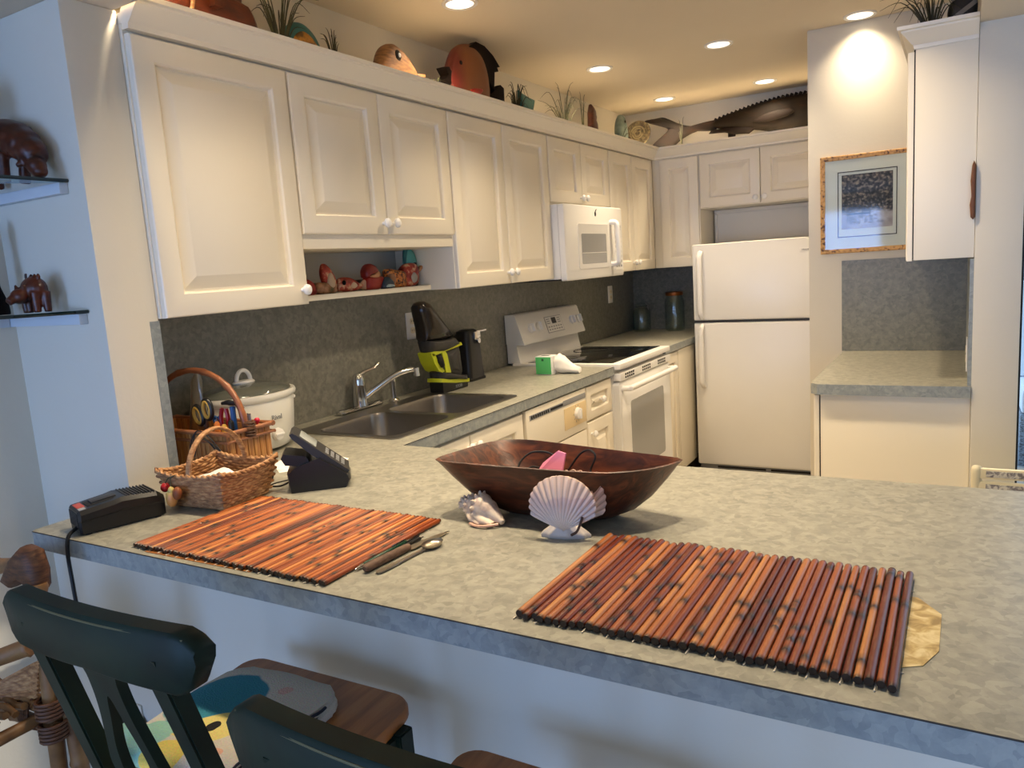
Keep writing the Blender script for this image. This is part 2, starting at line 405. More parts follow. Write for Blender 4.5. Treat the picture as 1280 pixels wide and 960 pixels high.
mb = MB(); mb.b2((XB, 1.758, 1.36), (-1.895, 2.592, 1.379), .001); obj('shelf', mb, M['cab'], t)
t = cabinet('upper_cabinet', 'tall double-door upper cabinet left of the microwave', (XB, 2.593, z0), (FX, 3.447, 2.075), group=G)
door(t, '+x', XD, 2.597, 3.012, z0, z1, (2.988, z0+.05)); door(t, '+x', XD, 3.017, 3.440, z0, z1, (3.04, z0+.05))
t = cabinet('upper_cabinet', 'short double-door upper cabinet directly above the microwave', (XB, 3.448, 1.722), (FX, 4.207, 2.075), group=G)
door(t, '+x', XD, 3.455, 3.823, 1.735, z1, (3.80, 1.765)); door(t, '+x', XD, 3.828, 4.200, 1.735, z1, (3.85, 1.765))
t = cabinet('upper_cabinet', 'narrow double-door upper cabinet between the microwave and the corner', (XB, 4.208, z0), (FX, YBD+.02, 2.075), group=G)
door(t, '+x', XD, 4.214, 4.560, z0, z1, (4.535, z0+.05)); door(t, '+x', XD, 4.565, 4.925, z0, z1, (4.59, z0+.05))
BY = YBD+.02
t = cabinet('upper_cabinet', 'single-door upper cabinet in the corner left of the refrigerator', (FX+.001, BY, z0), (-1.457, YK-.013, 2.075), group=G)
door(t, '-y', YBD, -1.715, -1.462, z0, z1)
t = cabinet('upper_cabinet', 'short double-door upper cabinet above the refrigerator', (-1.456, BY, 1.718), (XPB-.001, YK-.001, 2.075), group=G)
door(t, '-y', YBD, -1.450, -1.076, 1.722, z1, (-1.10, 1.757)); door(t, '-y', YBD, -1.071, -.690, 1.722, z1, (-1.045, 1.757))
mb = MB(); mb.b2((-1.45, YK-.03, 1.5), (-.66, YK-.001, 1.716)); mb.b2((-1.45, YK-.045, 1.69), (-.66, YK-.03, 1.716), .004); mb.b2((-1.45, YK-.045, 1.5), (-1.432, YK-.03, 1.69), .003); obj('back_panel', mb, M['cab'], t)
# crown moulding: one continuous mitred run on top of the cabinets
prof = [(-.018, 2.060), (.006, 2.060), (.008, 2.072), (.016, 2.078), (.034, 2.098), (.046, 2.110), (.047, 2.115), (.058, 2.117), (.060, 2.128), (.0, 2.128), (-.018, 2.100)]
mb = MB()
mb.loft([[Vector((XD+o, YW1+.001, z)) for o, z in prof], [Vector((XD+o, YBD-o, z)) for o, z in prof], [Vector((XPB-.001, YBD-o, z)) for o, z in prof]])
mb.b2((XB, YW1+.001, 2.0755), (XD-.018, BY, 2.100)); mb.b2((XB, BY, 2.0755), (XPB-.001, YK-.001, 2.100)); struct('trim_6', mb, M['cab'], 20)
# right-hand upper cabinet, its end towards us
t = cabinet('upper_cabinet', 'upper cabinet over the small right-hand counter, plain end panel facing us', (-.142, YPIL+.005, 1.357), (XP0-.001, YPB-.001, 2.078), group='white cabinets at the right-hand wall')
mb = MB(); mb.b2((-.147, YPIL+.012, 1.36), (-.142, YPB-.002, 2.07)); obj('door_gap', mb, M['seam'], t)
d = MB(); panel(d, AX['-x'](-.166), YPIL+.003, YPB-.45, 1.355, 2.052); obj('door', d, M['cab'], t, 25)
d = MB(); panel(d, AX['-x'](-.166), YPB-.445, YPB-.005, 1.355, 2.052); obj('door', d, M['cab'], t, 25)
mb = MB()
mb.loft([[Vector((XP0-.001, YPIL+.005-o, z)) for o, z in prof], [Vector((-.142-o*.9, YPIL+.005-o, z)) for o, z in prof], [Vector((-.142-o*.9, YPB-.001, z)) for o, z in prof]])
mb.b2((-.142, YPIL+.005, 2.079), (XP0-.001, YPB-.001, 2.1)); struct('trim_7', mb, M['cab'], 20)

# base cabinets
BX = -1.485
zb0, zb1 = .10, .872
G = 'white base cabinets under the kitchen counter'
def base(name, label, y0, y1):
    global zb1
    t = cabinet(name, label, (XB, y0, zb0), (BX, y1, zb1), group=G)
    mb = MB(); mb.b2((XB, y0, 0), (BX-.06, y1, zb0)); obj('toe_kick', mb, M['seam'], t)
    return t
zb1 = .735
t = base('base_cabinet', 'base cabinet under the sink, partly hidden by the wooden bowl', YP1+.002, 2.545)
zb1 = .872
mb = MB(); mb.b2((BX-.02, YP1+.002, .735), (BX, 2.545, .872)); obj('top_rail', mb, M['cab'], t)
door(t, '+x', BX+.02, 1.80, 2.16, .12, .86, (2.14, .82)); door(t, '+x', BX+.02, 2.165, 2.538, .12, .86, (2.19, .82))
t = base('base_cabinet', 'narrow base cabinet with one drawer between dishwasher and range', 3.125, 3.440)
door(t, '+x', BX+.02, 3.135, 3.425, .705, .862, (3.28, .785), 'drawer'); door(t, '+x', BX+.02, 3.135, 3.425, .12, .695, (3.165, .64))
t = base('base_cabinet', 'base cabinet in the corner between range and refrigerator', 4.212, 4.80)
door(t, '+x', BX+.02, 4.222, 4.46, .12, .862)
mb = MB(); mb.b2((BX, 4.47, .12), (BX+.019, 4.80, .866), .002); obj('filler_panel', mb, M['cab'], t)
t = cabinet('base_cabinet', 'base cabinet below the small right-hand counter, plain end panel facing us', (-.452, YPIL+.02, 0), (XP0-.001, YPB-.001, .872), group='white cabinets at the right-hand wall')
mb = MB(); mb.b2((-.4565, YPIL+.026, .02), (-.452, YPB-.01, .868)); obj('door_gap', mb, M['seam'], t)
d = MB(); panel(d, AX['-x'](-.4765), YPIL+.017, YPB-.45, .1, .868); obj('door', d, M['cab'], t, 25)
d = MB(); panel(d, AX['-x'](-.4765), YPB-.445, YPB-.005, .1, .868); obj('door', d, M['cab'], t, 25)
# ------------------------------------------------------------------ worktops
def slab(poly, hole=None, z0=.874, z1=ZC):
    mb = MB(); bm = mb.bm; ed = []
    for lp in [poly] + ([hole] if hole else []):
        vs = [bm.verts.new((x, y, z0)) for x, y in lp]
        ed += [bm.edges.new((vs[i], vs[(i+1) % len(vs)])) for i in range(len(vs))]
    r = bmesh.ops.triangle_fill(bm, use_beauty=True, use_dissolve=False, edges=ed)
    fs = [f for f in r['geom'] if isinstance(f, bmesh.types.BMFace)]
    e = bmesh.ops.extrude_face_region(bm, geom=fs)
    bmesh.ops.translate(bm, verts=[v for v in e['geom'] if isinstance(v, bmesh.types.BMVert)], vec=(0, 0, z1-z0))
    bmesh.ops.recalc_face_normals(bm, faces=bm.faces[:])
    for f in bm.faces:
        f.material_index = 0 if f.normal.z > .5 else 1
    return mb
SX0, SX1, SY0, SY1 = -1.985, -1.525, 1.835, 2.63
LP = [(XW-.018, YP0+.01), (XW-.010, YP0), (.98, YP0), (.98, YP1), (XF, YP1), (XF, 3.446), (XB, 3.446), (XB, YW1), (XW, YW1), (XW, YW0), (XW-.018, YW0)]
o = obj('worktop', slab(LP, [(SX0+.012, SY0+.012), (SX1-.012, SY0+.012), (SX1-.012, SY1-.012), (SX0+.012, SY1-.012)]), [M['lam'], M['lamedge']], smooth=0, at=(-.8, 1.3, .874))
tag(o, 'long grey laminate peninsula worktop turning along the sink wall', 'countertop', 'grey laminate worktops')
mb = MB(); mb.tube([(XW-.009, YP0-.0006, ZC-.0005), (.98, YP0-.0006, ZC-.0005)], .0011, 6); obj('edge_seam', mb, M['seam'], o)
mb = MB(); mb.tube([(XF+.0006, YP1, ZC-.0005), (XF+.0006, 3.446, ZC-.0005)], .0010, 6); obj('edge_seam', mb, M['seam'], o)
o = obj('worktop', slab([(XB, 4.210), (XF, 4.210), (XF, 4.80), (-1.452, 4.80), (-1.452, YK-.013), (XB, YK-.013)]), [M['lam'], M['lamedge']], smooth=0, at=(-1.8, 4.8, .874))
tag(o, 'grey laminate worktop in the far corner carrying two glass jars', 'countertop', 'grey laminate worktops')
o = obj('worktop', slab([(-.46, YPIL-.008), (XP0-.001, YPIL-.008), (XP0-.001, YPB-.013), (-.486, YPB-.013), (-.486, YPIL+.02)]), [M['lam'], M['lamedge']], smooth=0, at=(-.2, 3.5, .874))
tag(o, 'small grey laminate worktop against the right-hand wall', 'countertop', 'grey laminate worktops')

# ------------------------------------------------------------------ sink and tap
t = thing('kitchen_sink', 'double-bowl stainless steel sink set into the worktop', 'sink', ((SX0+SX1)/2, (SY0+SY1)/2, ZC))
mb = MB()
B1 = (SX0+.075, SX1-.03, SY0+.03, 2.205); B2 = (SX0+.075, SX1-.03, 2.235, SY1-.03)
bm = mb.bm; ed = []
for lp in (rrect(SX0, SX1, SY0, SY1, .03), rrect(*B1, .05), rrect(*B2, .05)):
    vs = [bm.verts.new((x, y, ZC+.004)) for x, y in lp]; ed += [bm.edges.new((vs[i], vs[(i+1) % len(vs)])) for i in range(len(vs))]
r = bmesh.ops.triangle_fill(bm, use_beauty=True, edges=ed)
fs = [f for f in r['geom'] if isinstance(f, bmesh.types.BMFace)]
e = bmesh.ops.extrude_face_region(bm, geom=fs); bmesh.ops.translate(bm, verts=[v for v in e['geom'] if isinstance(v, bmesh.types.BMVert)], vec=(0, 0, -.0035))
obj('rim', mb, M['steel'], t, 20)
for B in (B1, B2):
    mb = MB()
    def rr(k, z, r): return [(x, y, ZC+z) for x, y in rrect(B[0]+k, B[1]-k, B[2]+k, B[3]-k, r, 6)]
    mb.loft([rr(-.004, .0045, .054), rr(.002, .003, .05), rr(.006, -.01, .05), rr(.012, -.14, .055), rr(.03, -.165, .06), rr(.12, -.17, .03)], False, True)
    b = obj('basin', mb, M['steel'], t, 50)
    mb = MB(); c = ((B[0]+B[1])/2, (B[2]+B[3])/2, ZC-.169); mb.lathe([(.042, 0), (.042, .003), (.03, .003), (.026, 0)], c, 20); obj('drain', mb, M['chrome'], b)
t = thing('kitchen_tap', 'chrome single-lever kitchen tap with long angled spout behind the sink', 'tap', (-2.028, 2.23, ZC+.004))
mb = MB(); zt = ZC+.0045; mb.loft([[(x, y, zt+h) for x, y in rrect(-2.050+k, -2.004-k, 2.115+k, 2.365-k, .02)] for h, k in ((0, 0), (.008, 0), (.014, .006))]); obj('base_plate', mb, M['chrome'], t)
mb = MB(); c = (-2.028, 2.245, zt+.012); mb.lathe([(.031, 0), (.029, .02), (.026, .08), (.027, .083), (.025, .088), (.026, .1), (.022, .118), (.012, .128)], c, 24); obj('body', mb, M['chrome'], t)
mb = MB(); mb.tube(spline([(-2.028, 2.25, zt+.03), (-1.985, 2.288, zt+.07), (-1.925, 2.345, zt+.118), (-1.885, 2.385, zt+.134), (-1.87, 2.40, zt+.133)], 5), [.012]*10+[.0115]*11, 12); mb.cyl((-1.866, 2.404, zt+.141), (-1.864, 2.406, zt+.107), .014, .013, 16); obj('spout', mb, M['chrome'], t)
mb = MB(); mb.tube(spline([(-2.032, 2.235, zt+.125), (-2.02, 2.265, zt+.140), (-2.0, 2.31, zt+.154), (-1.992, 2.33, zt+.172)], 5), [.018, .016, .014, .012, .010, .0095, .009, .009, .009, .009, .0095, .010, .0105, .0105, .010, .007], 10, flat=.7); obj('lever', mb, M['chrome'], t)
mb = MB(); c = (-2.006, 2.425, zt); mb.lathe([(.022, 0), (.02, .006), (.012, .012), (.011, .05), (.015, .075), (.014, .1), (.006, .108)], c, 18); mb.tube([(-2.0, 2.43, zt+.09), (-1.985, 2.445, zt+.104)], .005, 8); tag(obj('side_sprayer', mb, M['chrome'], at=c), 'chrome spray nozzle standing beside the tap behind the sink', 'sprayer')

# ------------------------------------------------------------------ range
RY0, RY1 = 3.449, 4.206
t = thing('electric_range', 'white electric range with black glass cooktop', 'stove', (-1.75, 3.83, 0))
mb = MB(); mb.b2((-2.03, RY0, .02), (-1.47, RY1, .895), .003); obj('body', mb, M['white'], t)
mb = MB(); f = AX['+x'](-1.43)
mb.loft([[f(u, v, w) for u, v in rrect(RY0+.004+k, RY1-.004-k, .17+k, .835-k, .02)] for w, k in ((-.045, 0), (-.006, 0), (0, .006))]); dd = obj('oven_door', mb, M['white'], t)
mb = MB(); mb.loft([[f(u, v, w) for u, v in rrect(RY0+.13, RY1-.13, .34, .72, .02)] for w in (-.004, .0015)]); obj('oven_window', mb, M['greyglass'], dd)
mb = MB(); mb.tube(spline([f(RY0+.03, .80, 0), f(RY0+.035, .802, .035), f(RY0+.09, .803, .045), f(RY1-.09, .803, .045), f(RY1-.035, .802, .035), f(RY1-.03, .80, 0)], 5), .014, 12); obj('handle', mb, M['white'], dd)
mb = MB(); mb.b2((-1.468, RY0+.004, .84), (-1.425, RY1-.004, .878), .004); v = obj('vent_strip', mb, M['white'], t)
mb = MB()
for g in (.06, .30, .54):
    for i in range(5): mb.b2((-1.4262, RY0+g+i*.026, .847), (-1.4242, RY0+g+i*.026+.018, .857)); mb.b2((-1.4262, RY0+g+i*.026, .862), (-1.4242, RY0+g+i*.026+.018, .872))
obj('vent_slots', mb, M['blackmat'], v)
mb = MB(); mb.b2((-1.468, RY0+.004, .03), (-1.436, RY1-.004, .16), .006); obj('storage_drawer', mb, M['white'], t)
mb = MB(); mb.b2((-2.035, RY0, .896), (-1.425, RY1, .926), .009); obj('cooktop_frame', mb, M['white'], t)
mb = MB(); mb.b2((-1.955, RY0+.03, .922), (-1.475, RY1-.03, .928), .002); gl = obj('cooktop_glass', mb, M['blackglass'], t)
mb = MB()
for x, y, r in ((-1.83, RY0+.2, .075), (-1.83, RY1-.2, .10), (-1.6, RY0+.2, .10), (-1.6, RY1-.2, .075)): mb.lathe([(r, 0), (r+.002, 0), (r+.002, .0004), (r, .0004)], (x, y, .9281), 40, cap0=False, cap1=False)
obj('burner_ring', mb, M['darkgrey'], gl)
mb = MB(); mb.loft([[(x, y, z) for x, z in ((-2.062, .925), (-1.985, .925), (-1.995, .965), (-2.005, 1.03), (-2.062, 1.03))] for y in (RY0+.005, RY1-.005)]); bg = obj('backguard', mb, M['white'], t)
CP = [(-2.062, 1.028), (-1.955, 1.020), (-1.953, 1.026), (-2.000, 1.172), (-2.010, 1.180), (-2.062, 1.180)]
mb = MB(); mb.loft([[(x, y, z) for x, z in CP] for y in (RY0-.001, RY1+.001)]); cp = obj('control_panel', mb, M['white'], t)
nrm = Vector((.146, 0, .047)).normalized(); upv = Vector((-.047, 0, .146)).normalized(); cen = Vector((-1.9765, 0, 1.099))
def onp(y, s, w=0): p = cen + upv*s + nrm*w; return Vector((p.x, y, p.z))
for y in (RY0+.12, RY0+.205, RY1-.135, RY1-.05):
    mb = MB(); R = nrm.to_track_quat('Z', 'X').to_matrix(); mb.lathe([(.026, 0), (.024, .012), (.018, .014)], onp(y, 0), 18, R=R)
    mb.loft([[onp(y+a, b, w) for a, b in ((-.006*k, -.022), (.006*k, -.022), (.006*k, .022), (-.006*k, .022))] for w, k in ((.012, 1.2), (.03, .8))]); obj('control_knob', mb, M['whitebright'], cp)
mb = MB(); mb.loft([[onp(RY0+a, b, w) for a, b in ((.30, -.048), (.50, -.048), (.50, .045), (.30, .045))] for w in (0, .0012)]); pd = obj('display_panel', mb, M['greyp'], cp)
mb = MB(); mb.loft([[onp(RY0+a, b, w) for a, b in ((.303, -.045), (.497, -.045), (.497, .042), (.303, .042))] for w in (.0012, .002)]); obj('button_sheet', mb, M['white'], pd)
mb = MB(); mb.loft([[onp(RY0+a, b, w) for a, b in ((.375, .002), (.425, .002), (.425, .036), (.375, .036))] for w in (.002, .0035)]); obj('clock_display', mb, M['black'], pd)
mb = MB()
for i in range(6):
    for b in (-.034, -.018): mb.loft([[onp(RY0+.318+i*.029+a, b+c, w) for a, c in ((0, 0), (.016, 0), (.016, .006), (0, .006))] for w in (.002, .0026)])
for i in range(3):
    for sgn in (.315, .445): mb.loft([[onp(RY0+sgn+a, .004+i*.012+c, w) for a, c in ((0, 0), (.035, 0), (.035, .004), (0, .004))] for w in (.002, .0026)])
obj('buttons', mb, M['greyp'], pd)

# ------------------------------------------------------------------ dishwasher
t = thing('dishwasher', 'cream built-in dishwasher with beige dial panel', 'dishwasher', (-1.77, 2.835, 0))
D0, D1 = 2.552, 3.118
mb = MB(); mb.b2((XB+.02, D0, .1), (BX, D1, .735)); mb.b2((XB+.02, D0+.09, .735), (BX, D1, .868)); mb.b2((BX-.02, D0, .735), (BX, D0+.09, .868)); obj('body', mb, M['cream'], t)
mb = MB(); mb.b2((BX, D0+.004, .68), (BX+.024, D1-.004, .866), .004); c = obj('control_panel', mb, M['cab'], t)
mb = MB(); mb.b2((BX+.02, D0+.03, .822), (BX+.0255, D0+.33, .842), .001); obj('vent_grille', mb, M['greyp'], c)
mb = MB()
for i in range(9): mb.b2((BX+.025, D0+.04+i*.018, .826), (BX+.0265, D0+.04+i*.018+.012, .839))
mb.b2((BX+.025, D0+.21, .828), (BX+.0265, D0+.325, .838)); obj('vent_slots', mb, M['blackmat'], c)
mb = MB(); mb.b2((BX+.022, D0+.335, .715), (BX+.0262, D1-.008, .81), .001); dp = obj('dial_panel', mb, plain('peach_panel', 'e8cf9f', .4), c)
mb = MB(); R = Matrix.Rotation(PI/2, 3, 'Y'); mb.lathe([(.027, 0), (.025, .014), (.018, .016)], (BX+.026, D0+.46, .768), 20, R=R); mb.b2((BX+.04, D0+.455, .745), (BX+.05, D0+.465, .79), .002); obj('dial', mb, M['whitebright'], dp)
mb = MB()
for k in range(10):
    a = 2*PI*k/10; mb.box((BX+.0265, D0+.46+.036*math.cos(a), .768+.036*math.sin(a)), (.001, .006, .0025), rot=(a, 0, 0))
obj('dial_marks', mb, M['greyp'], dp)
mb = MB(); mb.b2((BX+.02, D0+.33, .822), (BX+.0255, D1-.01, .846), .001); obj('latch_strip', mb, M['greyp'], c)
mb = MB(); mb.b2((BX, D0+.004, .13), (BX+.022, D1-.004, .675), .004); obj('door', mb, M['cab'], t)
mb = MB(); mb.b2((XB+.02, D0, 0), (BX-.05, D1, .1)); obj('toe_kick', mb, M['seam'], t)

# ------------------------------------------------------------------ refrigerator
FX0, FX1, FY = -1.441, -.655, 4.723
t = thing('refrigerator', 'white top-freezer refrigerator in the far alcove', 'refrigerator', (-1.05, 5.0, 0))
mb = MB(); mb.b2((FX0+.004, FY+.062, .03), (FX1-.004, YK-.05, 1.482), .005); obj('body', mb, M['white'], t)
for nm, a, b in (('freezer_door', 1.018, 1.490), ('fresh_food_door', .095, 1.006)):
    mb = MB(); mb.loft([[(x, FY+w, z) for x, z in rrect(FX0+k, FX1-k, a+k, b-k, .012)] for w, k in ((.06, 0), (.012, 0), (.003, .004), (0, .012))]); d = obj(nm, mb, M['white'], t)
    hz = (1.035, 1.44) if a > 1 else (.60, .992)
    mb = MB(); mb.tube(spline([(FX0+.055, FY+.002, hz[0]), (FX0+.052, FY-.02, hz[0]+.02), (FX0+.05, FY-.028, hz[0]+.07), (FX0+.05, FY-.028, hz[1]-.07), (FX0+.052, FY-.02, hz[1]-.02), (FX0+.055, FY+.002, hz[1])], 4), .017, 10, flat=.8); obj('handle', mb, M['whitebright'], d)
    if a > 1:
        mb = MB(); mb.b2((FX1-.15, FY-.002, 1.405), (FX1-.05, FY+.002, 1.428), .001); bd = obj('badge', mb, M['whitebright'], d)
        text('FRIGIDAIRE', .0145, M['darkgrey'], bd, frame_mtx((FX1-.10, FY-.0024, 1.4165), (1, 0, 0), (0, 0, 1)))
mb = MB(); mb.b2((FX0+.005, FY+.004, 1.007), (FX1-.03, FY+.06, 1.017)); obj('door_gasket', mb, M['darkgrey'], t)
mb = MB(); mb.b2((FX1-.055, FY-.001, 1.006), (FX1-.002, FY+.04, 1.018), .002); obj('hinge', mb, M['greyp'], t)
mb = MB(); mb.b2((FX0+.01, FY+.03, .02), (FX1-.01, FY+.062, .09), .002); gr = obj('base_grille', mb, M['greyp'], t)
mb = MB()
for x0, x1 in ((FX0+.12, FX0+.42), (FX0+.45, FX1-.06)):
    for k in range(3): mb.b2((x0, FY+.027, .034+k*.018), (x1, FY+.031, .046+k*.018))
obj('grille_slots', mb, M['blackmat'], gr)

# ------------------------------------------------------------------ microwave
t = thing('microwave_oven', 'white over-the-range microwave under the short cabinet', 'microwave', (-1.87, 3.83, 1.34))
MX = -1.685
mb = MB(); mb.b2((XB+.001, 3.452, 1.352), (MX-.035, 4.203, 1.7205), .003); obj('body', mb, M['white'], t)
mb = MB(); f = AX['+x'](MX)
mb.loft([[f(u, v, w) for u, v in rrect(3.452+k, 4.203-k, 1.342+k, 1.7205-k, .012)] for w, k in ((-.033, 0), (-.004, 0), (0, .006))]); d = obj('front_panel', mb, M['white'], t)
mb = MB(); mb.loft([[f(u, v, w) for u, v in rrect(3.60, 3.985, 1.395, 1.625, .012)] for w in (-.002, .003)]); fr_ = obj('door_frame', mb, M['white'], d)
mb = MB(); mb.loft([[f(u, v, w) for u, v in rrect(3.635, 3.955, 1.42, 1.575, .008)] for w in (.002, .0042)]); obj('door_window', mb, M['greyglass'], fr_)
mb = MB(); mb.b2((MX+.0042, 3.64, 1.474), (MX+.005, 3.95, 1.478)); obj('rack_line', mb, M['white'], fr_)
mb = MB(); mb.tube(spline([f(4.03, 1.41, 0), f(4.03, 1.412, .03), f(4.03, 1.44, .042), f(4.03, 1.60, .042), f(4.03, 1.635, .03), f(4.03, 1.637, 0)], 4), .015, 10); obj('handle', mb, M['whitebright'], d)
mb = MB(); mb.loft([[f(u, v, w) for u, v in rrect(4.075, 4.19, 1.375, 1.64, .006)] for w in (-.001, .0015)]); kp = obj('keypad', mb, M['whitebright'], d)
mb = MB(); mb.b2((MX+.001, 4.10, 1.595), (MX+.0025, 4.17, 1.622)); obj('clock_display', mb, M['black'], kp)
mb = MB()
for i in range(7):
    for j in range(3): mb.b2((MX+.001, 4.09+j*.031, 1.39+i*.027), (MX+.0022, 4.09+j*.031+.022, 1.39+i*.027+.013))
obj('keys', mb, M['greyp'], kp)
mb = MB(); R = Matrix.Rotation(PI/2, 3, 'Y'); mb.ball((MX+.001, 3.83, 1.679), (.002, .011, .0135)); mb.tube(spline([(MX+.001, 3.832, 1.69), (MX+.0015, 3.837, 1.699), (MX+.0015, 3.845, 1.702)], 3), .0028, 6); obj('emblem', mb, M['darkgrey'], d)
mb = MB(); mb.b2((XB+.05, 3.47, 1.345), (MX-.06, 4.18, 1.3525)); obj('filter_panel', mb, M['darkgrey'], t)
# power outlets on the splash back
def outlet(y, z, dw, label, gangs=1):
    t = thing('power_outlet', label, 'outlet', (XB, y, z), group='outlets on the grey splash back')
    mb = MB(); f = AX['+x'](XB); mb.loft([[f(u, v, w) for u, v in rrect(y-dw+k, y+dw-k, z-.058+k, z+.058-k, .004)] for w, k in ((0, 0), (.004, 0), (.006, .003))]); p = obj('cover_plate', mb, M['whitebright'], t)
    for k in range(gangs):
        yy = y + (k-(gangs-1)/2)*.046
        for dz in (-.02, .02):
            mb = MB(); mb.loft([[f(u, v, w) for u, v in rrect(yy-.015, yy+.015, z+dz-.013, z+dz+.013, .008)] for w in (.005, .0075)]); r = obj('receptacle', mb, M['cream'], p)
            mb = MB()
            for dy in (-.006, .006): mb.b2((XB+.0072, yy+dy-.001, z+dz-.004), (XB+.0079, yy+dy+.001, z+dz+.005))
            obj('slots', mb, M['seam'], r)
outlet(2.685, 1.205, .060, 'double white power outlet behind the hand vacuum', 2)
outlet(4.885, 1.20, .036, 'single white power outlet on the splash back left of the jars')
# ------------------------------------------------------------------ things on the peninsula
def attr_mat(name, stops, dark):
    """cane: a tone per stick from the 'tone' attribute, dark nodes and streaks along the stick"""
    m, nt, b = new_mat(name); N = nt.nodes.new; L = nt.links.new
    at = N('ShaderNodeAttribute'); at.attribute_name = 'tone'
    tc = N('ShaderNodeTexCoord'); mp = N('ShaderNodeMapping'); mp.inputs['Scale'].default_value = (60, 5, 60)
    n = N('ShaderNodeTexNoise'); n.inputs['Scale'].default_value = 1; n.inputs['Detail'].default_value = 4
    L(tc.outputs['Object'], mp.inputs['Vector']); L(mp.outputs['Vector'], n.inputs['Vector'])
    ad = N('ShaderNodeMath'); ad.operation = 'MULTIPLY_ADD'; ad.inputs[1].default_value = .6
    L(n.outputs['Fac'], ad.inputs[0]); L(at.outputs['Fac'], ad.inputs[2])
    r = N('ShaderNodeValToRGB'); el = r.color_ramp.elements
    while len(el) < len(stops): el.new(.5)
    for e, (p, c) in zip(el, stops): e.position = p; e.color = lin(c)
    L(ad.outputs[0], r.inputs['Fac'])
    a2 = N('ShaderNodeAttribute'); a2.attribute_name = 'node'
    mx = N('ShaderNodeMix'); mx.data_type = 'RGBA'; mx.inputs['B'].default_value = lin(dark)
    L(a2.outputs['Fac'], mx.inputs['Factor']); L(r.outputs['Color'], mx.inputs['A']); L(mx.outputs['Result'], b.inputs['Base Color'])
    b.inputs['Roughness'].default_value = .33
    return m
M['caneR'] = attr_mat('red_brown_cane', ((.2, '42180d'), (.5, '6e2e18'), (.8, '94532c'), (1.0, 'b07744')), '170806')
M['caneL'] = attr_mat('orange_brown_cane', ((.2, '3c1409'), (.5, '7c3414'), (.8, 'ac5c26'), (1.0, 'd08b4c')), '1a0906')
M['thread'] = plain('white_thread', 'd9d0bd', .8)
def placemat(label, x0, x1, y0, y1, n, mat, seed, jit):
    R = random.Random(seed); t = thing('bamboo_placemat', label, 'placemat', ((x0+x1)/2, (y0+y1)/2, ZC), group='reddish bamboo placemats')
    mb = MB(); w = (x1-x0)/n; tones = []; nodes = []
    for i in range(n):
        r = w*.5*R.uniform(.86, 1.04); x = x0+w*(i+.5); ya = y0+R.uniform(-jit, jit); yb = y1+R.uniform(-jit, jit); tone = R.uniform(.02, .66)
        if R.random() < .08: tone -= .10
        nd = sorted(R.uniform(ya+.02, yb-.02) for _ in range(R.choice((1, 2, 2, 3))))
        st = [(ya, r*.9, 1), (ya+.004, r, .55), (ya+.009, r, 0)]
        for q in nd:
            st += [(q-.016, r, 0), (q-.004, r*1.04, .7), (q, r*1.13, 1), (q+.003, r*1.03, .9), (q+.009, r, .45), (q+.022, r*.99, 0)]
        st += [(yb-.007, r, 0), (yb-.003, r, .5), (yb, r*.9, 1)]
        st.sort(key=lambda a: a[0])
        v0 = len(mb.bm.verts); dx = R.uniform(-.0012, .0012)
        mb.tube([(x+dx*(k-.5), s[0], ZC+.0012+r*.98) for k, s in zip([q/(len(st)-1) for q in range(len(st))], st)], [s[1] for s in st], 10)
        for s in st: nodes += [s[2]]*10
        tones += [tone]*(10*len(st))
    o_ = obj('sticks', mb, mat, t, 60)
    me = o_.data
    a = me.attributes.new('tone', 'FLOAT', 'POINT'); a.data.foreach_set('value', tones)
    a = me.attributes.new('node', 'FLOAT', 'POINT'); a.data.foreach_set('value', nodes)
    mb = MB()
    for y in (y0+.05, (y0+y1)/2, y1-.05): mb.tube([(x0-.003, y, ZC+.0010), (x1+.003, y, ZC+.0010)], .0008, 5)
    for i in range(0, n, 3):
        mb.tube([(x0+w*(i), y0-.004-R.random()*.004, ZC+.0014), (x0+w*i, y0+.02, ZC+.0014)], .0010, 5)
    obj('binding_thread', mb, M['thread'], t)
placemat('left bamboo placemat of thin orange-brown splints beside the wicker basket', -1.450, -.918, .886, 1.226, 56, M['caneL'], 3, .003)
placemat('right bamboo placemat of thick red-brown canes in front of the shells', -.560, -.052, .908, 1.256, 41, M['caneR'], 5, .004)
# gilt board poking out beyond the right placemat, wooden board under the left one
P = [(-.20, .985), (-.055, .97), (-.030, .985), (-.014, 1.03), (-.013, 1.14), (-.044, 1.186), (-.20, 1.18)]
mb = MB(); mb.loft([[(x, y, z) for x, y in P] for z in (ZC+.0002, ZC+.0011)]); tag(obj('serving_board', mb, M['brass'], smooth=0, at=(-.1, 1.08, ZC)), 'tan-gold flat board showing beyond the end of the right placemat', 'board')
P = [(-1.40, .878), (-1.10, .882), (-1.10, 1.05), (-1.40, 1.05)]
mb = MB(); mb.loft([[(x, y, z) for x, y in P] for z in (ZC+.0002, ZC+.0011)]); tag(obj('serving_board', mb, M['seatwood'], smooth=0, at=(-1.25, .95, ZC)), 'thin brown board edge peeping out under the front of the left placemat', 'board')

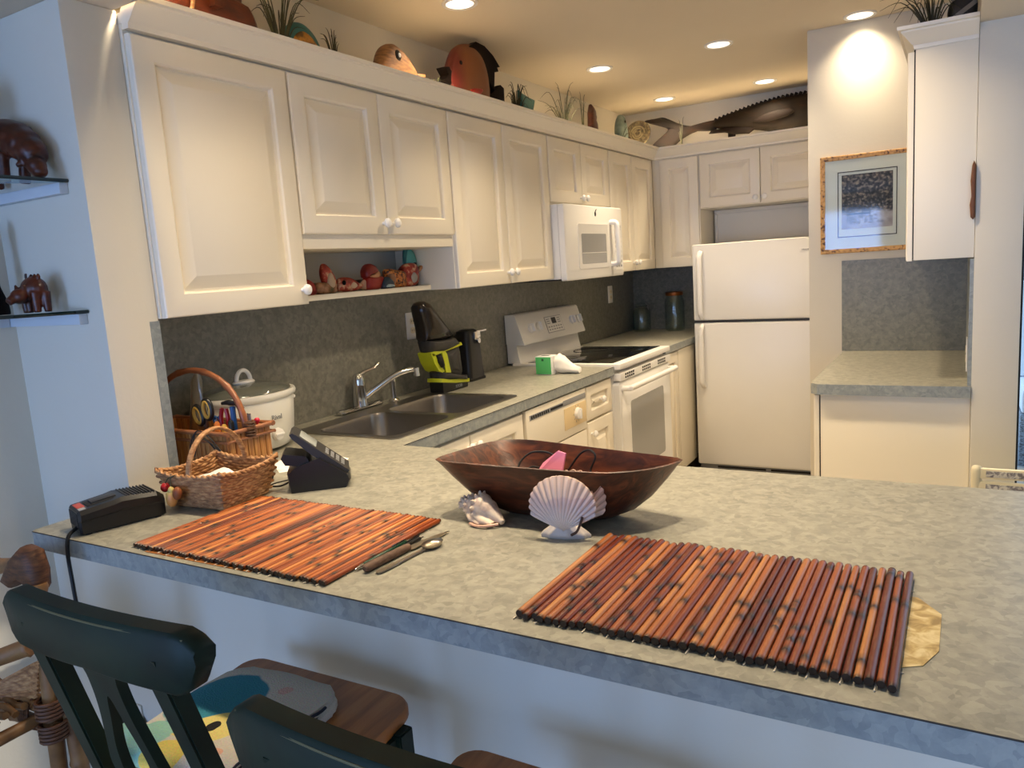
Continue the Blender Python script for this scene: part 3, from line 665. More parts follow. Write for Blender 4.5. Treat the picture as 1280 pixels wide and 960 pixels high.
# spoon, steak knife and pens between the mats
def path_tube(pts, rs, n=12, flat=1): m = MB(); m.tube(pts, rs, n, flat=flat); return m
t = thing('spoon', 'worn silver spoon lying right of the knife, bowl upward', 'spoon', (-.86, 1.04, ZC), group='cutlery and pens beside the left placemat')
a = Vector((-.869, .962, ZC)); b = Vector((-.851, 1.128, ZC)); d = (b-a).normalized(); s_ = Vector((d.y, -d.x, 0))
def along(k, w=0, h=0): return a + (b-a)*k + s_*w + Vector((0, 0, h))
mb = MB(); W = [(0, .004), (.03, .0075), (.2, .007), (.4, .0048), (.6, .0036), (.72, .0042)]
mb.loft([[along(k, w, h+.0022+.004*max(0, k-.3)) for w, h in ((-ww, 0), (ww, 0), (ww*.8, .0022), (-ww*.8, .0022))] for k, ww in W]); obj('handle', mb, M['silver'], t)
mb = MB()
rings = []
for k, sc in ((0, 1), (.35, .92), (.7, .66), (.93, .3)):
    rings.append([along(.86+.15*sc*math.cos(q), .0165*sc*math.sin(q), .0085-.0075*math.sin(k*PI/2)) for q in [2*PI*i/24 for i in range(24)]])
inner = [[p+Vector((0, 0, .0012)) for p in r] for r in rings]
mb.loft([r for r in reversed(rings)]+[i for i in inner]); obj('bowl', mb, M['silver'], t)
t = thing('steak_knife', 'knife with worn brown wooden handle lying between pens and spoon', 'knife', (-.88, 1.05, ZC), group='cutlery and pens beside the left placemat')
ka = Vector((-.893, .957, ZC)); kb = Vector((-.886, 1.075, ZC)); ke = Vector((-.868, 1.185, ZC))
mb = path_tube([ka+Vector((0, 0, .008)), ka+(kb-ka)*.04+Vector((0, 0, .0085)), ka+(kb-ka)*.4+Vector((0, 0, .0085)), ka+(kb-ka)*.9+Vector((0, 0, .008)), kb+Vector((0, 0, .008))], [.005, .0082, .0085, .0078, .006], 12, .95); obj('handle', mb, ramp_mat('worn_handle', [(.3, '3f2c22'), (.6, '6e5341')], 40, (1, 1, 1), .7), t)
mb = MB(); dd = (ke-kb).normalized(); sd = Vector((dd.y, -dd.x, 0)); mb.loft([[kb+dd*l+sd*w0+Vector((0, 0, z)) for w0, z in ((-w, .003), (w, .003), (w, .0046), (-w, .0046))] for l, w in ((-.002, .009), (.05, .0085), (.085, .006), (.108, .0008))]); obj('blade', mb, M['silver'], t)
def pen(label, p0, p1, body, tip):
    p0 = Vector(p0); p1 = Vector(p1); t = thing('ballpoint_pen', label, 'pen', tuple((p0+p1)/2-Vector((0, 0, .0045))), group='cutlery and pens beside the left placemat')
    q = lambda k: p0+(p1-p0)*k
    obj('barrel', path_tube([q(.14), q(.2), q(.97), q(1)], [.0042, .0047, .0044, .003], 12), body, t)
    obj('tip', path_tube([q(0), q(.02), q(.14)], [.0012, .002, .0043], 12), tip, t)
    obj('push_button', path_tube([q(1), q(1.06)], [.0022, .002], 8), tip, t)
    obj('clip', path_tube([q(.98)+Vector((0, 0, .006)), q(.7)+Vector((0, 0, .0062))], .0012, 6), M['chrome'], t)
pen('dark green ballpoint pen lying nearest the left placemat', (-.913, .955, ZC+.0052), (-.912, 1.10, ZC+.0052), plain('pen_green', '0f3a2a', .25), M['chrome'])
pen('black ballpoint pen lying beside the dark green pen', (-.9035, .99, ZC+.0052), (-.897, 1.125, ZC+.0052), M['black'], M['chrome'])

# wooden dough bowl and what lies in it
t = thing('wooden_bowl', 'long dark carved wooden bowl with pointed ends', 'bowl', (-.706, 1.36, ZC))
RIM = [(-.955, 1.270), (-.945, 1.36), (-.925, 1.435), (-.885, 1.472), (-.83, 1.478), (-.78, 1.470), (-.70, 1.455), (-.62, 1.440), (-.55, 1.428), (-.50, 1.419), (-.458, 1.403), (-.478, 1.345), (-.51, 1.305), (-.558, 1.275), (-.61, 1.266), (-.66, 1.262), (-.76, 1.259), (-.87, 1.258)]
RIM = cspline(RIM, 3)
bc = Vector((-.70, 1.375))
def brim(k, z, n=0): return [Vector((bc.x+(x-bc.x)*k, bc.y+(y-bc.y)*(k*.9+.1*k*k), z)) for x, y in RIM]
mb = MB()
outer = [brim(.30, ZC), brim(.46, ZC+.003), brim(.60, ZC+.018), brim(.74, ZC+.046), brim(.87, ZC+.083), brim(.96, ZC+.112), brim(1, ZC+.122)]
inn = [brim(.985, ZC+.1235), brim(.955, ZC+.118), brim(.86, ZC+.088), brim(.72, ZC+.054), brim(.56, ZC+.028), brim(.38, ZC+.016), brim(.1, ZC+.015)]
mb.loft(outer+inn); obj('shell', mb, M['bowlwood'], t, 60)
mb = MB(); c3 = Vector((-.722, 1.36, ZC+.02)); PN = [(-.035, 0), (.034, .012), (.036, .095), (.018, .100), (-.005, .088)]
P3 = [Vector((-.765, 1.350, ZC+.074)), Vector((-.705, 1.352, ZC+.055)), Vector((-.70, 1.378, ZC+.125)), Vector((-.716, 1.376, ZC+.130)), Vector((-.747, 1.366, ZC+.105))]
mb.loft([[p for p in P3], [p+Vector((.001, .003, 0)) for p in P3]]); mb.loft([[P3[0]+Vector((0, 0, -.03)), P3[1]+Vector((0, 0, -.02)), P3[1]+Vector((-.01, .07, 0)), P3[0]+Vector((0, .07, -.005))], [p+Vector((0, 0, .002)) for p in (P3[0]+Vector((0, 0, -.03)), P3[1]+Vector((0, 0, -.02)), P3[1]+Vector((-.01, .07, 0)), P3[0]+Vector((0, .07, -.005)))]])
tag(obj('paper_note', mb, M['pink'], smooth=0, at=(-.73, 1.37, ZC+.05)), 'folded pink paper lying in the wooden bowl', 'paper')
mb = MB()
mb.tube(spline([(-.80, 1.36, ZC+.06), (-.815, 1.38, ZC+.09), (-.80, 1.40, ZC+.112), (-.77, 1.405, ZC+.118), (-.745, 1.41, ZC+.11), (-.73, 1.41, ZC+.085)], 6), .0022, 6)
mb.tube(spline([(-.73, 1.41, ZC+.06), (-.705, 1.40, ZC+.085), (-.68, 1.405, ZC+.118), (-.655, 1.40, ZC+.13), (-.64, 1.395, ZC+.118), (-.65, 1.39, ZC+.09), (-.64, 1.385, ZC+.08)], 6), .0022, 6)
mb.tube(spline([(-.81, 1.37, ZC+.07), (-.79, 1.375, ZC+.086), (-.77, 1.38, ZC+.09), (-.73, 1.41, ZC+.06)], 6), .0022, 6)
tag(obj('looped_cable', mb, M['blackmat'], at=(-.72, 1.39, ZC+.06)), 'thin black cable looped inside the wooden bowl behind the pink paper', 'cable')
mb = MB(); mb.lathe([(.004, 0), (.0075, .003), (.008, .007), (.005, .011), (.0015, .012)], (-.553, 1.385, ZC+.076), 14); tag(obj('white_bead', mb, M['whitebright'], at=(-.553, 1.385, ZC+.076)), 'small round white bead at the right end inside the wooden bowl', 'bead')
mb = MB(); mb.tube(spline([(-.562, 1.397, ZC+.086), (-.55, 1.400, ZC+.092), (-.535, 1.398, ZC+.093), (-.525, 1.392, ZC+.088)], 4), .004, 8); tag(obj('dark_clip', mb, M['blackmat'], at=(-.545, 1.397, ZC+.088)), 'small dark clip beside the white bead in the wooden bowl', 'clip')

# scallop-shell holder: two fanned valves on a flared foot
def shell_mat():
    m, nt, b = new_mat('scallop_glaze'); N = nt.nodes.new; L = nt.links.new
    tc = N('ShaderNodeTexCoord'); sp = N('ShaderNodeSeparateXYZ'); L(tc.outputs['Object'], sp.inputs[0])
    n = N('ShaderNodeTexNoise'); n.inputs['Scale'].default_value = 22; L(tc.outputs['Object'], n.inputs['Vector'])
    mr = N('ShaderNodeMapRange'); mr.inputs['From Min'].default_value = 0; mr.inputs['From Max'].default_value = .13; L(sp.outputs['Z'], mr.inputs['Value'])
    ad = N('ShaderNodeMath'); ad.operation = 'MULTIPLY_ADD'; ad.inputs[1].default_value = .5; L(n.outputs['Fac'], ad.inputs[0]); L(mr.outputs[0], ad.inputs[2])
    r = N('ShaderNodeValToRGB'); el = r.color_ramp.elements; el.new(.5); el.new(.75)
    for e, (p, c) in zip(el, ((.2, 'b9b2a8'), (.55, 'cfc3bb'), (.95, 'd8b7a8'), (1.2, 'e6c7ae'))): e.position = min(p, 1); e.color = lin(c)
    L(ad.outputs[0], r.inputs['Fac'])
    at = N('ShaderNodeAttribute'); at.attribute_name = 'groove'; pw = N('ShaderNodeMath'); pw.operation = 'POWER'; pw.inputs[1].default_value = 6; L(at.outputs['Fac'], pw.inputs[0]); ml = N('ShaderNodeMath'); ml.operation = 'MULTIPLY'; ml.inputs[1].default_value = .6; L(pw.outputs[0], ml.inputs[0])
    mx = N('ShaderNodeMix'); mx.data_type = 'RGBA'; mx.inputs['B'].default_value = lin('6b4d44'); L(ml.outputs[0], mx.inputs['Factor']); L(r.outputs['Color'], mx.inputs['A'])
    L(mx.outputs['Result'], b.inputs['Base Color']); b.inputs['Roughness'].default_value = .35
    return m
M['scallop'] = shell_mat()
t = thing('shell_holder', 'white fluted scallop-shell holder standing in front of the wooden bowl', 'shell', (-.640, 1.240, ZC), .24, local=True); t.scale = (.90, .92, .90)
def valve(y0, lean, sgn, s=1.0, dz=0):
    """fan of ribs from a narrow hinge; sgn -1 bulges towards -y"""
    mb = MB(); nr, na = 18, 121; P = []; tone = []
    for i in range(nr):
        k = i/(nr-1); row = []
        for j in range(na):
            a = (j/(na-1)-.5)*2*math.radians(112)
            edge = .071*s*(1+.02*math.cos(a)); h0 = Vector((0, 0, .018)); ce = Vector((0, 0, .064*s+.006))
            rim = ce+Vector((edge*math.sin(a), 0, edge*math.cos(a)*.93))
            rib = math.cos(a*17*PI/1.955/1.0)
            rim = ce+(rim-ce)*(1+.014*rib)
            p = h0+(rim-h0)*k
            blg = .020*math.sin(PI*(.12+.80*k))*max(.1, math.cos(a*.72))+.0019*rib*k**.6
            row.append(Vector((p.x, y0+sgn*blg+lean*(p.z-.018), p.z+dz))); tone.append((1-rib)/2*min(1, k*2))
        P.append(row)
    off = Vector((0, -sgn*.0032, 0)); bm = mb.bm
    A = [[bm.verts.new(p) for p in r] for r in P]; B = [[bm.verts.new(p+off) for p in r] for r in P]; F = bm.faces.new
    for i in range(nr-1):
        for j in range(na-1): F((A[i][j], A[i][j+1], A[i+1][j+1], A[i+1][j])); F((B[i][j], B[i+1][j], B[i+1][j+1], B[i][j+1]))
        F((A[i][0], A[i+1][0], B[i+1][0], B[i][0])); F((A[i][-1], B[i][-1], B[i+1][-1], A[i+1][-1]))
    for j in range(na-1): F((A[0][j], B[0][j], B[0][j+1], A[0][j+1])); F((A[-1][j], A[-1][j+1], B[-1][j+1], B[-1][j]))
    return mb, tone
for nm, args in (('front_valve', (-.012, .02, -1)), ('back_valve', (.018, .15, 1, .98, .0))):
    mb, tone = valve(*args); v_ = obj(nm, mb, M['scallop'], t, 60)
    v_.location.x += .016 if nm[0] == 'b' else 0
    a_ = v_.data.attributes.new('groove', 'FLOAT', 'POINT'); a_.data.foreach_set('value', tone+tone)
mb = MB(); rings = []
for z, sx, sy in ((0, .052, .019), (.006, .053, .022), (.012, .047, .020), (.020, .036, .017), (.030, .026, .014)):
    rings.append([(sx*math.cos(q)*(1+.05*math.cos(9*q)), .004+sy*math.sin(q)*(1+.05*math.cos(9*q)), z) for q in [2*PI*i/48 for i in range(48)]])
mb.loft(rings); obj('foot', mb, M['scallop'], t, 60)
mb = MB(); mb.ball((.047, -.012, .072), (.006, .004, .005)); mb.tube(spline([(.044, -.022, .052), (.038, -.024, .035), (.03, -.022, .02), (.018, -.02, .012)], 4), .003, 6); obj('barnacle', mb, plain('dark_crust', '4a352b', .8), t)

# spiny whelk
M['conch'] = ramp_mat('whelk_shell', [(.3, 'a98f7f'), (.5, 'd2c0ad'), (.7, 'e6d3b6')], 40, (1, 1, 1), .5, bump=.3)
t = thing('sea_shell', 'small spiny spiral sea shell lying left of the scallop holder', 'shell', (-.843, 1.266, ZC), -.12, local=True)
mb = MB()
for x, r in ((.006, .029), (-.022, .020), (-.040, .0135), (-.052, .009), (-.060, .005)):
    mb.lathe([(r*.55, -r*.52), (r*.92, -r*.2), (r, .06*r), (r*.8, r*.36), (r*.5, r*.55)], (x, 0, .030), 24, R=Matrix.Rotation(-PI/2, 3, 'Y') @ Matrix.Rotation(.12, 3, 'X'))
mb.tube([(.0, 0, .029), (.022, -.002, .026), (.042, -.006, .018), (.062, -.010, .009)], [.026, .022, .013, .006], 18)
mb.tube([(.0, -.010, .022), (.02, -.022, .012), (.046, -.024, .007)], [.018, .012, .006], 14, flat=.7)
mb.tube([(-.03, -.006, .02), (-.008, -.022, .010), (.02, -.030, .006)], [.010, .010, .006], 12, flat=.6)
for x, r, n in ((.0, .029, 9), (-.026, .020, 8), (-.043, .0135, 7)):
    for k in range(n):
        a = -.4+k*4.3/n; mb.lathe([(.0052, -.003), (.0036, .003), (.0008, .0075)], (x-.003, r*math.cos(a)*.96, .030+r*math.sin(a)*.96), 8, R=Matrix.Rotation(a-PI/2, 3, 'X'))
bmesh.ops.translate(mb.bm, verts=mb.bm.verts[:], vec=(0, 0, 0))
o_ = obj('spire', mb, M['conch'], t, 0)
m_ = o_.modifiers.new('remesh', 'REMESH'); m_.mode = 'VOXEL'; m_.voxel_size = .0016; m_.use_smooth_shade = True
m_ = o_.modifiers.new('smooth', 'SMOOTH'); m_.factor = .4; m_.iterations = 2
mb = MB(); mb.tube(spline([(-.004, -.036, .005), (.018, -.040, .0045), (.040, -.034, .006), (.058, -.020, .008)], 5), [.0030]*16, 8); obj('lip', mb, plain('pink_lip', 'd9a98f', .35), t, 60)

# ------------------------------------------------------------------ left end of the peninsula
def local_thing(name, label, cat, loc, rz, group=None): return thing(name, label, cat, loc, rz, group, True)
# battery charger; local +x runs away from the camera along its length
t = local_thing('battery_charger', 'black battery charger at the left end of the counter', 'charger', (-1.645, .984, ZC), 1.27); t.scale = (.86, .92, .96)
def sect(x, w, h, b=.006): return [(x, -w, .004), (x, w, .004), (x, w*1.0, h*.55), (x, w*1.06, h*.6), (x, w*1.06, h-b-.004), (x, w*.92, h), (x, -w*.92, h), (x, -w*1.06, h-b-.004), (x, -w*1.06, h*.6), (x, -w, h*.55)]
mb = MB(); mb.loft([sect(-.105, .040, .054), sect(-.10, .046, .058), sect(-.02, .048, .066), sect(.0, .048, .070), (sect(.085, .046, .064)), sect(.105, .038, .050)]); obj('housing', mb, M['black'], t, 30)
mb = MB()
for sx in (-.085, .085):
    for sy in (-.035, .035): mb.lathe([(.008, 0), (.008, .005)], (sx, sy, 0), 10)
obj('foot', mb, M['blackmat'], t)
mb = MB()
for i in range(9): mb.box((.012+i*.0085, 0, .0685-.0004*i), (.0035, .088, .006), .001)
obj('top_fins', mb, M['darkgrey'], t); mb = MB()
for i in range(8): mb.box((-.104, -.033+i*.0095, .034), (.006, .004, .034), .001)
obj('end_fins', mb, M['darkgrey'], t)
mb = MB(); mb.box((-.035, 0, .0635), (.085, .05, .004), .0015, rot=(0, -.09, 0)); obj('battery_slot', mb, M['blackmat'], t)
mb = MB(); mb.box((-.0355, 0, .0665), (.06, .034, .006), .002, rot=(0, -.09, 0)); obj('contact_rail', mb, M['darkgrey'], t)
mb = MB(); mb.box((-.09, .006, .0592), (.018, .05, .002), .0005, rot=(0, -.08, 0)); obj('red_label', mb, plain('label_red', 'a8483c', .5), t)
mb = MB(); mb.box((-.092, -.032, .0592), (.016, .02, .002), .0005, rot=(0, -.08, 0)); obj('grey_label', mb, M['greyp'], t)
mb = MB(); mb.tube(spline([(-1.655, .905, ZC+.02), (-1.655, .888, ZC+.014), (-1.648, .868, ZC+.006), (-1.643, .858, ZC-.02), (-1.640, .856, ZC-.08), (-1.634, .858, ZC-.2), (-1.62, .88, ZC-.45), (-1.60, .95, .25), (-1.62, 1.02, .02)], 6), .0042, 8); bmesh.ops.transform(mb.bm, matrix=(Matrix.Translation((-1.645, .984, ZC)) @ Matrix.Rotation(1.27, 4, 'Z') @ Matrix.Diagonal((.86, .92, .96, 1))).inverted(), verts=mb.bm.verts[:]); obj('power_cord', mb, M['black'], t)

# small wicker basket with bent handle
def woven(rings_fn, nz, nq, r, phase=1):
    mb = MB()
    for i in range(nz):
        k = (i+.5)/nz; mb.tube([rings_fn(k, q/nq, (1 if (q+i) % 2 else -1)*r*.55) for q in range(nq)], r, 6, closed=True)
    return mb
t = local_thing('wicker_basket', 'small rectangular wicker basket with tall hoop handle', 'basket', (-1.548, 1.188, ZC), .08)
def rect_ring(k, q, off, hx=.082, hy=.072, fl=.020, H=.075):
    u = (q*4) % 4; s = int(u); f = u-s; x0 = hx+fl*k+off; y0 = hy+fl*k+off
    c = [(-x0, -y0), (x0, -y0), (x0, y0), (-x0, y0)]
    a = Vector(c[s]); b = Vector(c[(s+1) % 4]); p = a+(b-a)*f
    ear = .012*(abs(f-.5)*2)**3*k
    return Vector((p.x, p.y, .004+H*k+ear))
obj('woven_wall', woven(rect_ring, 11, 48, .0042), M['wicker'], t, 60)
mb = MB()
for q in range(0, 48, 2): mb.tube([rect_ring(k, (q+.5)/48, 0) for k in (0, .5, 1)], .0022, 5)
obj('stakes', mb, M['wicker'], t)
mb = MB(); mb.box((0, 0, .004), (.16, .14, .006), .002); obj('base', mb, M['wicker'], t)
mb = MB()
for ph in (0, 1): mb.tube([rect_ring(1.04, q/96, .004*math.sin(q*PI/2+ph*PI))+Vector((0, 0, .003*math.cos(q*PI/2+ph*PI))) for q in range(96)], .0042, 6, closed=True)
obj('braided_rim', mb, M['wicker'], t, 60)
mb = MB()
for w in (-.006, 0, .006):
    mb.tube([(w*.6+.0, -.090*math.cos(a)*1.0, .070+.108*math.sin(a)) for a in [PI*i/28 for i in range(29)]], .0042, 8)
obj('handle', mb, M['wicker'], t, 60)
mb = MB(); mb.ball((0, 0, .035), (.062, .052, .016), 16); mb2 = mb
P = [[(-.05+.1*i/6+.004*math.sin(j*2), -.05+.1*j/6, .062+.010*math.sin(i*1.3)*math.cos(j*.9)) for j in range(7)] for i in range(7)]
m2 = MB(); m2.sheet([[Matrix.Rotation(.08, 3, 'Z') @ Vector(p)+Vector((-1.545, 1.185, ZC)) for p in r] for r in P], .012); tag(obj('folded_napkin', m2, M['paper'], at=(-1.545, 1.185, ZC+.05)), 'white folded napkin lying inside the small wicker basket', 'napkin')
mb.bm.free()
t = thing('fruit_ornament', 'artificial red and yellow fruit bunch hanging on the wicker basket corner', 'ornament', (-1.570, 1.079, ZC+.03))
mb = MB(); mb.ball((-1.575, 1.072, ZC+.036), (.014, .013, .021)); mb.ball((-1.573, 1.072, ZC+.052), (.008, .008, .012)); obj('pear', mb, ramp_mat('pear_skin', [(.35, 'b9b56a'), (.6, 'c98a4a')], 25, rough=.4), t)
mb = MB(); mb.ball((-1.602, 1.078, ZC+.058), (.011, .011, .011)); obj('berry', mb, M['red'], t)
mb = MB(); mb.ball((-1.558, 1.076, ZC+.048), (.012, .010, .016), rot=(0, .3, 0)); obj('dried_leaf', mb, plain('rust_leaf', '8a4a22', .6), t)
mb = MB(); mb.tube(spline([(-1.575, 1.074, ZC+.06), (-1.580, 1.078, ZC+.08), (-1.570, 1.084, ZC+.088)], 4), .0015, 6); mb.tube(spline([(-1.602, 1.078, ZC+.066), (-1.590, 1.080, ZC+.08), (-1.570, 1.084, ZC+.088)], 4), .0015, 6); obj('stem', mb, M['straw'], t)

# bamboo caddy, behind the wing wall end
t = thing('bamboo_caddy', 'rectangular bamboo-slat caddy with arched cane handle full of tools', 'basket', (-1.83, 1.36, ZC))
bx0, bx1, by0, by1, bz = -2.03, -1.632, 1.292, 1.432, 1.050
mb = MB()
for (a0, a1, fixed, ax) in ((bx0, bx1, by0, 0), (bx0, bx1, by1, 0), (by0, by1, bx0, 1), (by0, by1, bx1, 1)):
    n = int((a1-a0)/.018)
    for i in range(n):
        c = a0+(a1-a0)*(i+.5)/n; w = (a1-a0)/n*.46
        mb.box((c, fixed, (ZC+bz)/2) if ax == 0 else (fixed, c, (ZC+bz)/2), (w*2, .006, bz-ZC-.004) if ax == 0 else (.006, w*2, bz-ZC-.004), .0022)
obj('slats', mb, M['bamboo'], t, 30)
mb = MB(); mb.b2((bx0+.004, by0+.004, ZC+.001), (bx1-.004, by1-.004, ZC+.008)); obj('base', mb, M['bamboo'], t)
def cane(mb, p0, p1, r, n=4):
    p0 = Vector(p0); p1 = Vector(p1); pts = []; rs = []
    for i in range(n):
        for k, rr_ in ((0.02, 1), (.46, .92), (.93, .98), (.97, 1.18), (1.0, 1.05)):
            pts.append(p0+(p1-p0)*((i+k)/n)); rs.append(r*rr_)
    mb.tube(pts, rs, 10)
mb = MB()
for z in (bz, bz-.022):
    o2 = .006 if z == bz else .008
    cane(mb, (bx0-.01, by0-o2, z), (bx1+.012, by0-o2, z), .0065 if z == bz else .004); cane(mb, (bx0-.01, by1+o2, z), (bx1+.012, by1+o2, z), .0065 if z == bz else .004)
    cane(mb, (bx1+o2, by0-.012, z), (bx1+o2, by1+.012, z), .0065 if z == bz else .004, 2); cane(mb, (bx0-o2, by0-.012, z), (bx0-o2, by1+.012, z), .0065 if z == bz else .004, 2)
obj('cane_rim', mb, plain('red_cane', '8f5a38', .4, var=.3, vscale=30), t, 60)
mb = MB(); ha = [Vector((-1.83+.188*math.cos(a), 1.362, bz-.02+.175*math.sin(a)**.8)) for a in [PI*i/40 for i in range(41)]]
mb.tube(ha, [.0085*(1.22 if i % 7 == 3 else 1.0-.06*(i % 7 == 0)) for i in range(41)], 10); obj('handle', mb, plain('handle_cane', '8a5230', .35, var=.3, vscale=30), t, 60)
mb = MB()
for i in range(5): mb.tube([(bx1+.006+.012*math.cos(q), 1.362+.012*math.sin(q)*1.2, bz-.015+i*.008) for q in [2*PI*k/12 for k in range(12)]], .0028, 6, closed=True)
obj('binding', mb, M['rattandark'], t)
# tools in the caddy
t = thing('scissors', 'scissors with black and yellow ring handles standing in the bamboo caddy', 'scissors', (-1.785, 1.34, ZC+.02))
for s_, cx, cz, nm in ((-1, -1.797, bz+.034, 'handle'), (1, -1.757, bz+.052, 'handle')):
    mb = MB(); R = Matrix.Rotation(.35*s_*0+.3, 3, 'Z'); el = [(.0165*math.cos(q), 0, .027*math.sin(q)) for q in [2*PI*k/24 for k in range(24)]]
    el = [Matrix.Rotation(-.35 if s_ < 0 else -.1, 3, 'Y') @ Vector(p) for p in el]
    mb.tube([Vector((cx, 1.338, cz))+p for p in el], .0065, 8, closed=True, mi=0); h = obj(nm, mb, M['black'], t, 60)
    m2 = MB(); m2.tube([Vector((cx, 1.3345, cz))+p*.82 for p in el], .0045, 8, closed=True); obj('yellow_grip', m2, M['tape'], h, 60)
mb = MB(); mb.loft([[(-1.786+a*.01+sx, 1.338+sy, bz+.03-.12*a) for sx, sy in ((-.006, -.0015), (.006, -.0015), (.006, .0015), (-.006, .0015))] for a in (0, 1)]); mb.loft([[(-1.772-a*.01+sx, 1.341+sy, bz+.03-.12*a) for sx, sy in ((-.006, -.0015), (.006, -.0015), (.006, .0015), (-.006, .0015))] for a in (0, 1)]); obj('blades', mb, M['steel'], t)
def pliers(label, x, y, col, lean=0, h=.05):
    t = thing('pliers', label, 'pliers', (x, y, ZC+.03), group='tools in the bamboo caddy')
    for s_ in (-1, 1):
        mb = MB(); mb.tube(spline([(x+s_*.004, y, bz-.07), (x+s_*.010+lean*.3, y, bz-.01), (x+s_*.014+lean, y, bz+h*.5), (x+s_*.008+lean*1.4, y, bz+h)], 5), .0058, 8); obj('grip', mb, col, t)
    mb = MB(); mb.box((x, y, bz-.09), (.014, .01, .05), .003); obj('jaws', mb, M['steel'], t)
pliers('pliers with red grips standing in the middle of the bamboo caddy', -1.73, 1.365, M['red'], .004, .05)
pliers('pliers with blue grips lying low beside the scissors in the caddy', -1.772, 1.385, M['blue'], -.008, .022)
t = thing('claw_hammer', 'small claw hammer with black head up in the bamboo caddy', 'hammer', (-1.70, 1.375, ZC+.02))
mb = MB(); mb.tube([(-1.703, 1.376, ZC+.03), (-1.703, 1.376, bz+.055)], .0075, 8); obj('handle', mb, M['blue'], t)
mb = MB(); mb.tube(spline([(-1.732, 1.366, bz+.064), (-1.715, 1.371, bz+.066), (-1.703, 1.376, bz+.064), (-1.69, 1.381, bz+.062), (-1.676, 1.386, bz+.046)], 4), [.004, .0045, .005, .006, .0065, .0075, .008, .008, .0075, .007, .007, .007, .0075, .0075, .008, .008, .008], 8); obj('head', mb, M['black'], t)
def driver(label, x, y, col, h):
    t = thing('screwdriver', label, 'screwdriver', (x, y, ZC+.03), group='tools in the bamboo caddy')
    mb = MB(); mb.tube([(x, y, bz-.05), (x, y, bz-.03), (x, y, bz+h-.006), (x, y, bz+h)], [.005, .0078, .0078, .004], 8); obj('handle', mb, col, t)
    mb = MB(); mb.cyl((x, y, ZC+.03), (x, y, bz-.05), .0025, n=8); obj('shaft', mb, M['steel'], t)
driver('screwdriver with amber handle right of the hammer in the caddy', -1.694, 1.335, M['tape'], .014)
driver('screwdriver with dark orange handle between pliers and hammer', -1.716, 1.33, M['orangec'], .022)
driver('screwdriver with black handle nearest the caddy handle', -1.672, 1.34, M['black'], .026)
mb = MB()
for k in range(4): mb.tube(spline([(-1.69+k*.008, 1.40, ZC+.05), (-1.69+k*.008, 1.40, bz+.02), (-1.687+k*.008, 1.398, bz+.03)], 3), .003, 6)
tag(obj('hex_key_set', mb, M['steel'], at=(-1.68, 1.40, ZC+.05)), 'steel hex keys standing at the back of the bamboo caddy', 'hex keys')
mb = MB(); mb.ball((-1.64+.0, 1.40, bz+.014), .008); mb.cyl((-1.64, 1.40, ZC+.06), (-1.64, 1.40, bz+.01), .003, n=8); tag(obj('red_pin', mb, plain('red_ball', 'c21a3a', .3), at=(-1.64, 1.40, ZC+.06)), 'red ball-headed pin at the right end of the bamboo caddy', 'pin')
mb = MB(); rings = []
for k, (z, r) in enumerate(((ZC+.04, .03), (ZC+.12, .032), (bz+.03, .026), (bz+.08, .021), (bz+.12, .018), (bz+.14, .010))):
    rings.append([(-1.873+r*(1+.25*math.sin(3*q+k))*math.cos(q)+.004*k, 1.39+.6*r*(1+.2*math.cos(4*q+2*k))*math.sin(q), z) for q in [2*PI*i/24 for i in range(24)]])
mb.loft(rings); tag(obj('plastic_bag', mb, M['bag'], smooth=60, at=(-1.873, 1.39, ZC+.04)), 'clear crumpled plastic bag at the left end of the bamboo caddy', 'bag')
mb = MB()
for sc, h, dx in ((1, .075, 0), (.8, .055, .012), (.92, .066, -.01)): mb.tube(spline([(-1.735+dx, 1.255-.0, ZC+.08), (-1.715+dx, 1.262, ZC+.07+h), (-1.675+dx, 1.270, ZC+.055+h), (-1.63+dx, 1.274, ZC+.03+h*.7), (-1.60+dx, 1.274, ZC+.05)], 6), .0018, 6)
mb.tube(spline([(-1.735, 1.255, ZC+.085), (-1.74, 1.262, ZC+.04), (-1.72, 1.268, ZC+.004), (-1.69, 1.27, ZC+.003)], 6), .0025, 6)
tag(obj('coiled_cable', mb, M['blackmat'], at=(-1.69, 1.27, ZC+.003)), 'black cable looped between the wicker basket and the bamboo caddy', 'cable')

# slow cooker
t = thing('slow_cooker', 'oval white slow cooker with glass lid', 'slow cooker', (-1.928, 1.612, ZC))
cx, cy = -1.928, 1.612; SXk, SYk = .68, .86
M['crockwhite'] = plain('slow_cooker_white', 'e3e1d8', .3)
mb = MB(); mb.lathe([(.12, .006), (.155, .010), (.172, .03), (.180, .10), (.186, .158), (.182, .162)], (cx, cy, ZC), 56, SXk, SYk); obj('body', mb, M['crockwhite'], t, 50)
mb = MB(); mb.lathe([(.182, .160), (.194, .166), (.197, .176), (.192, .184), (.182, .184), (.172, .178), (.165, .160)], (cx, cy, ZC), 56, SXk, SYk); obj('crock_rim', mb, M['crockwhite'], t, 50)
mb = MB(); mb.lathe([(.178, .184), (.174, .190), (.14, .200), (.08, .210), (.01, .214), (.01, .211), (.08, .207), (.14, .197), (.172, .186)], (cx, cy, ZC), 56, SXk, SYk); ld = obj('lid', mb, M['lidglass'], t, 60)
mb = MB(); mb.lathe([(.034, .212), (.036, .216), (.03, .221), (.01, .222)], (cx, cy, ZC), 28, .7, 1.1); mb.tube([(cx, cy+.027*math.cos(a), ZC+.219+.034*math.sin(a)) for a in [PI*i/16 for i in range(17)]], .0065, 10); obj('lid_handle', mb, M['whitebright'], ld)
for s_ in (-1, 1):
    mb = MB(); mb.box((cx, cy+s_*.164, ZC+.142), (.07, .022, .012), .005); obj('side_handle', mb, M['whitebright'], t)
ang = .02
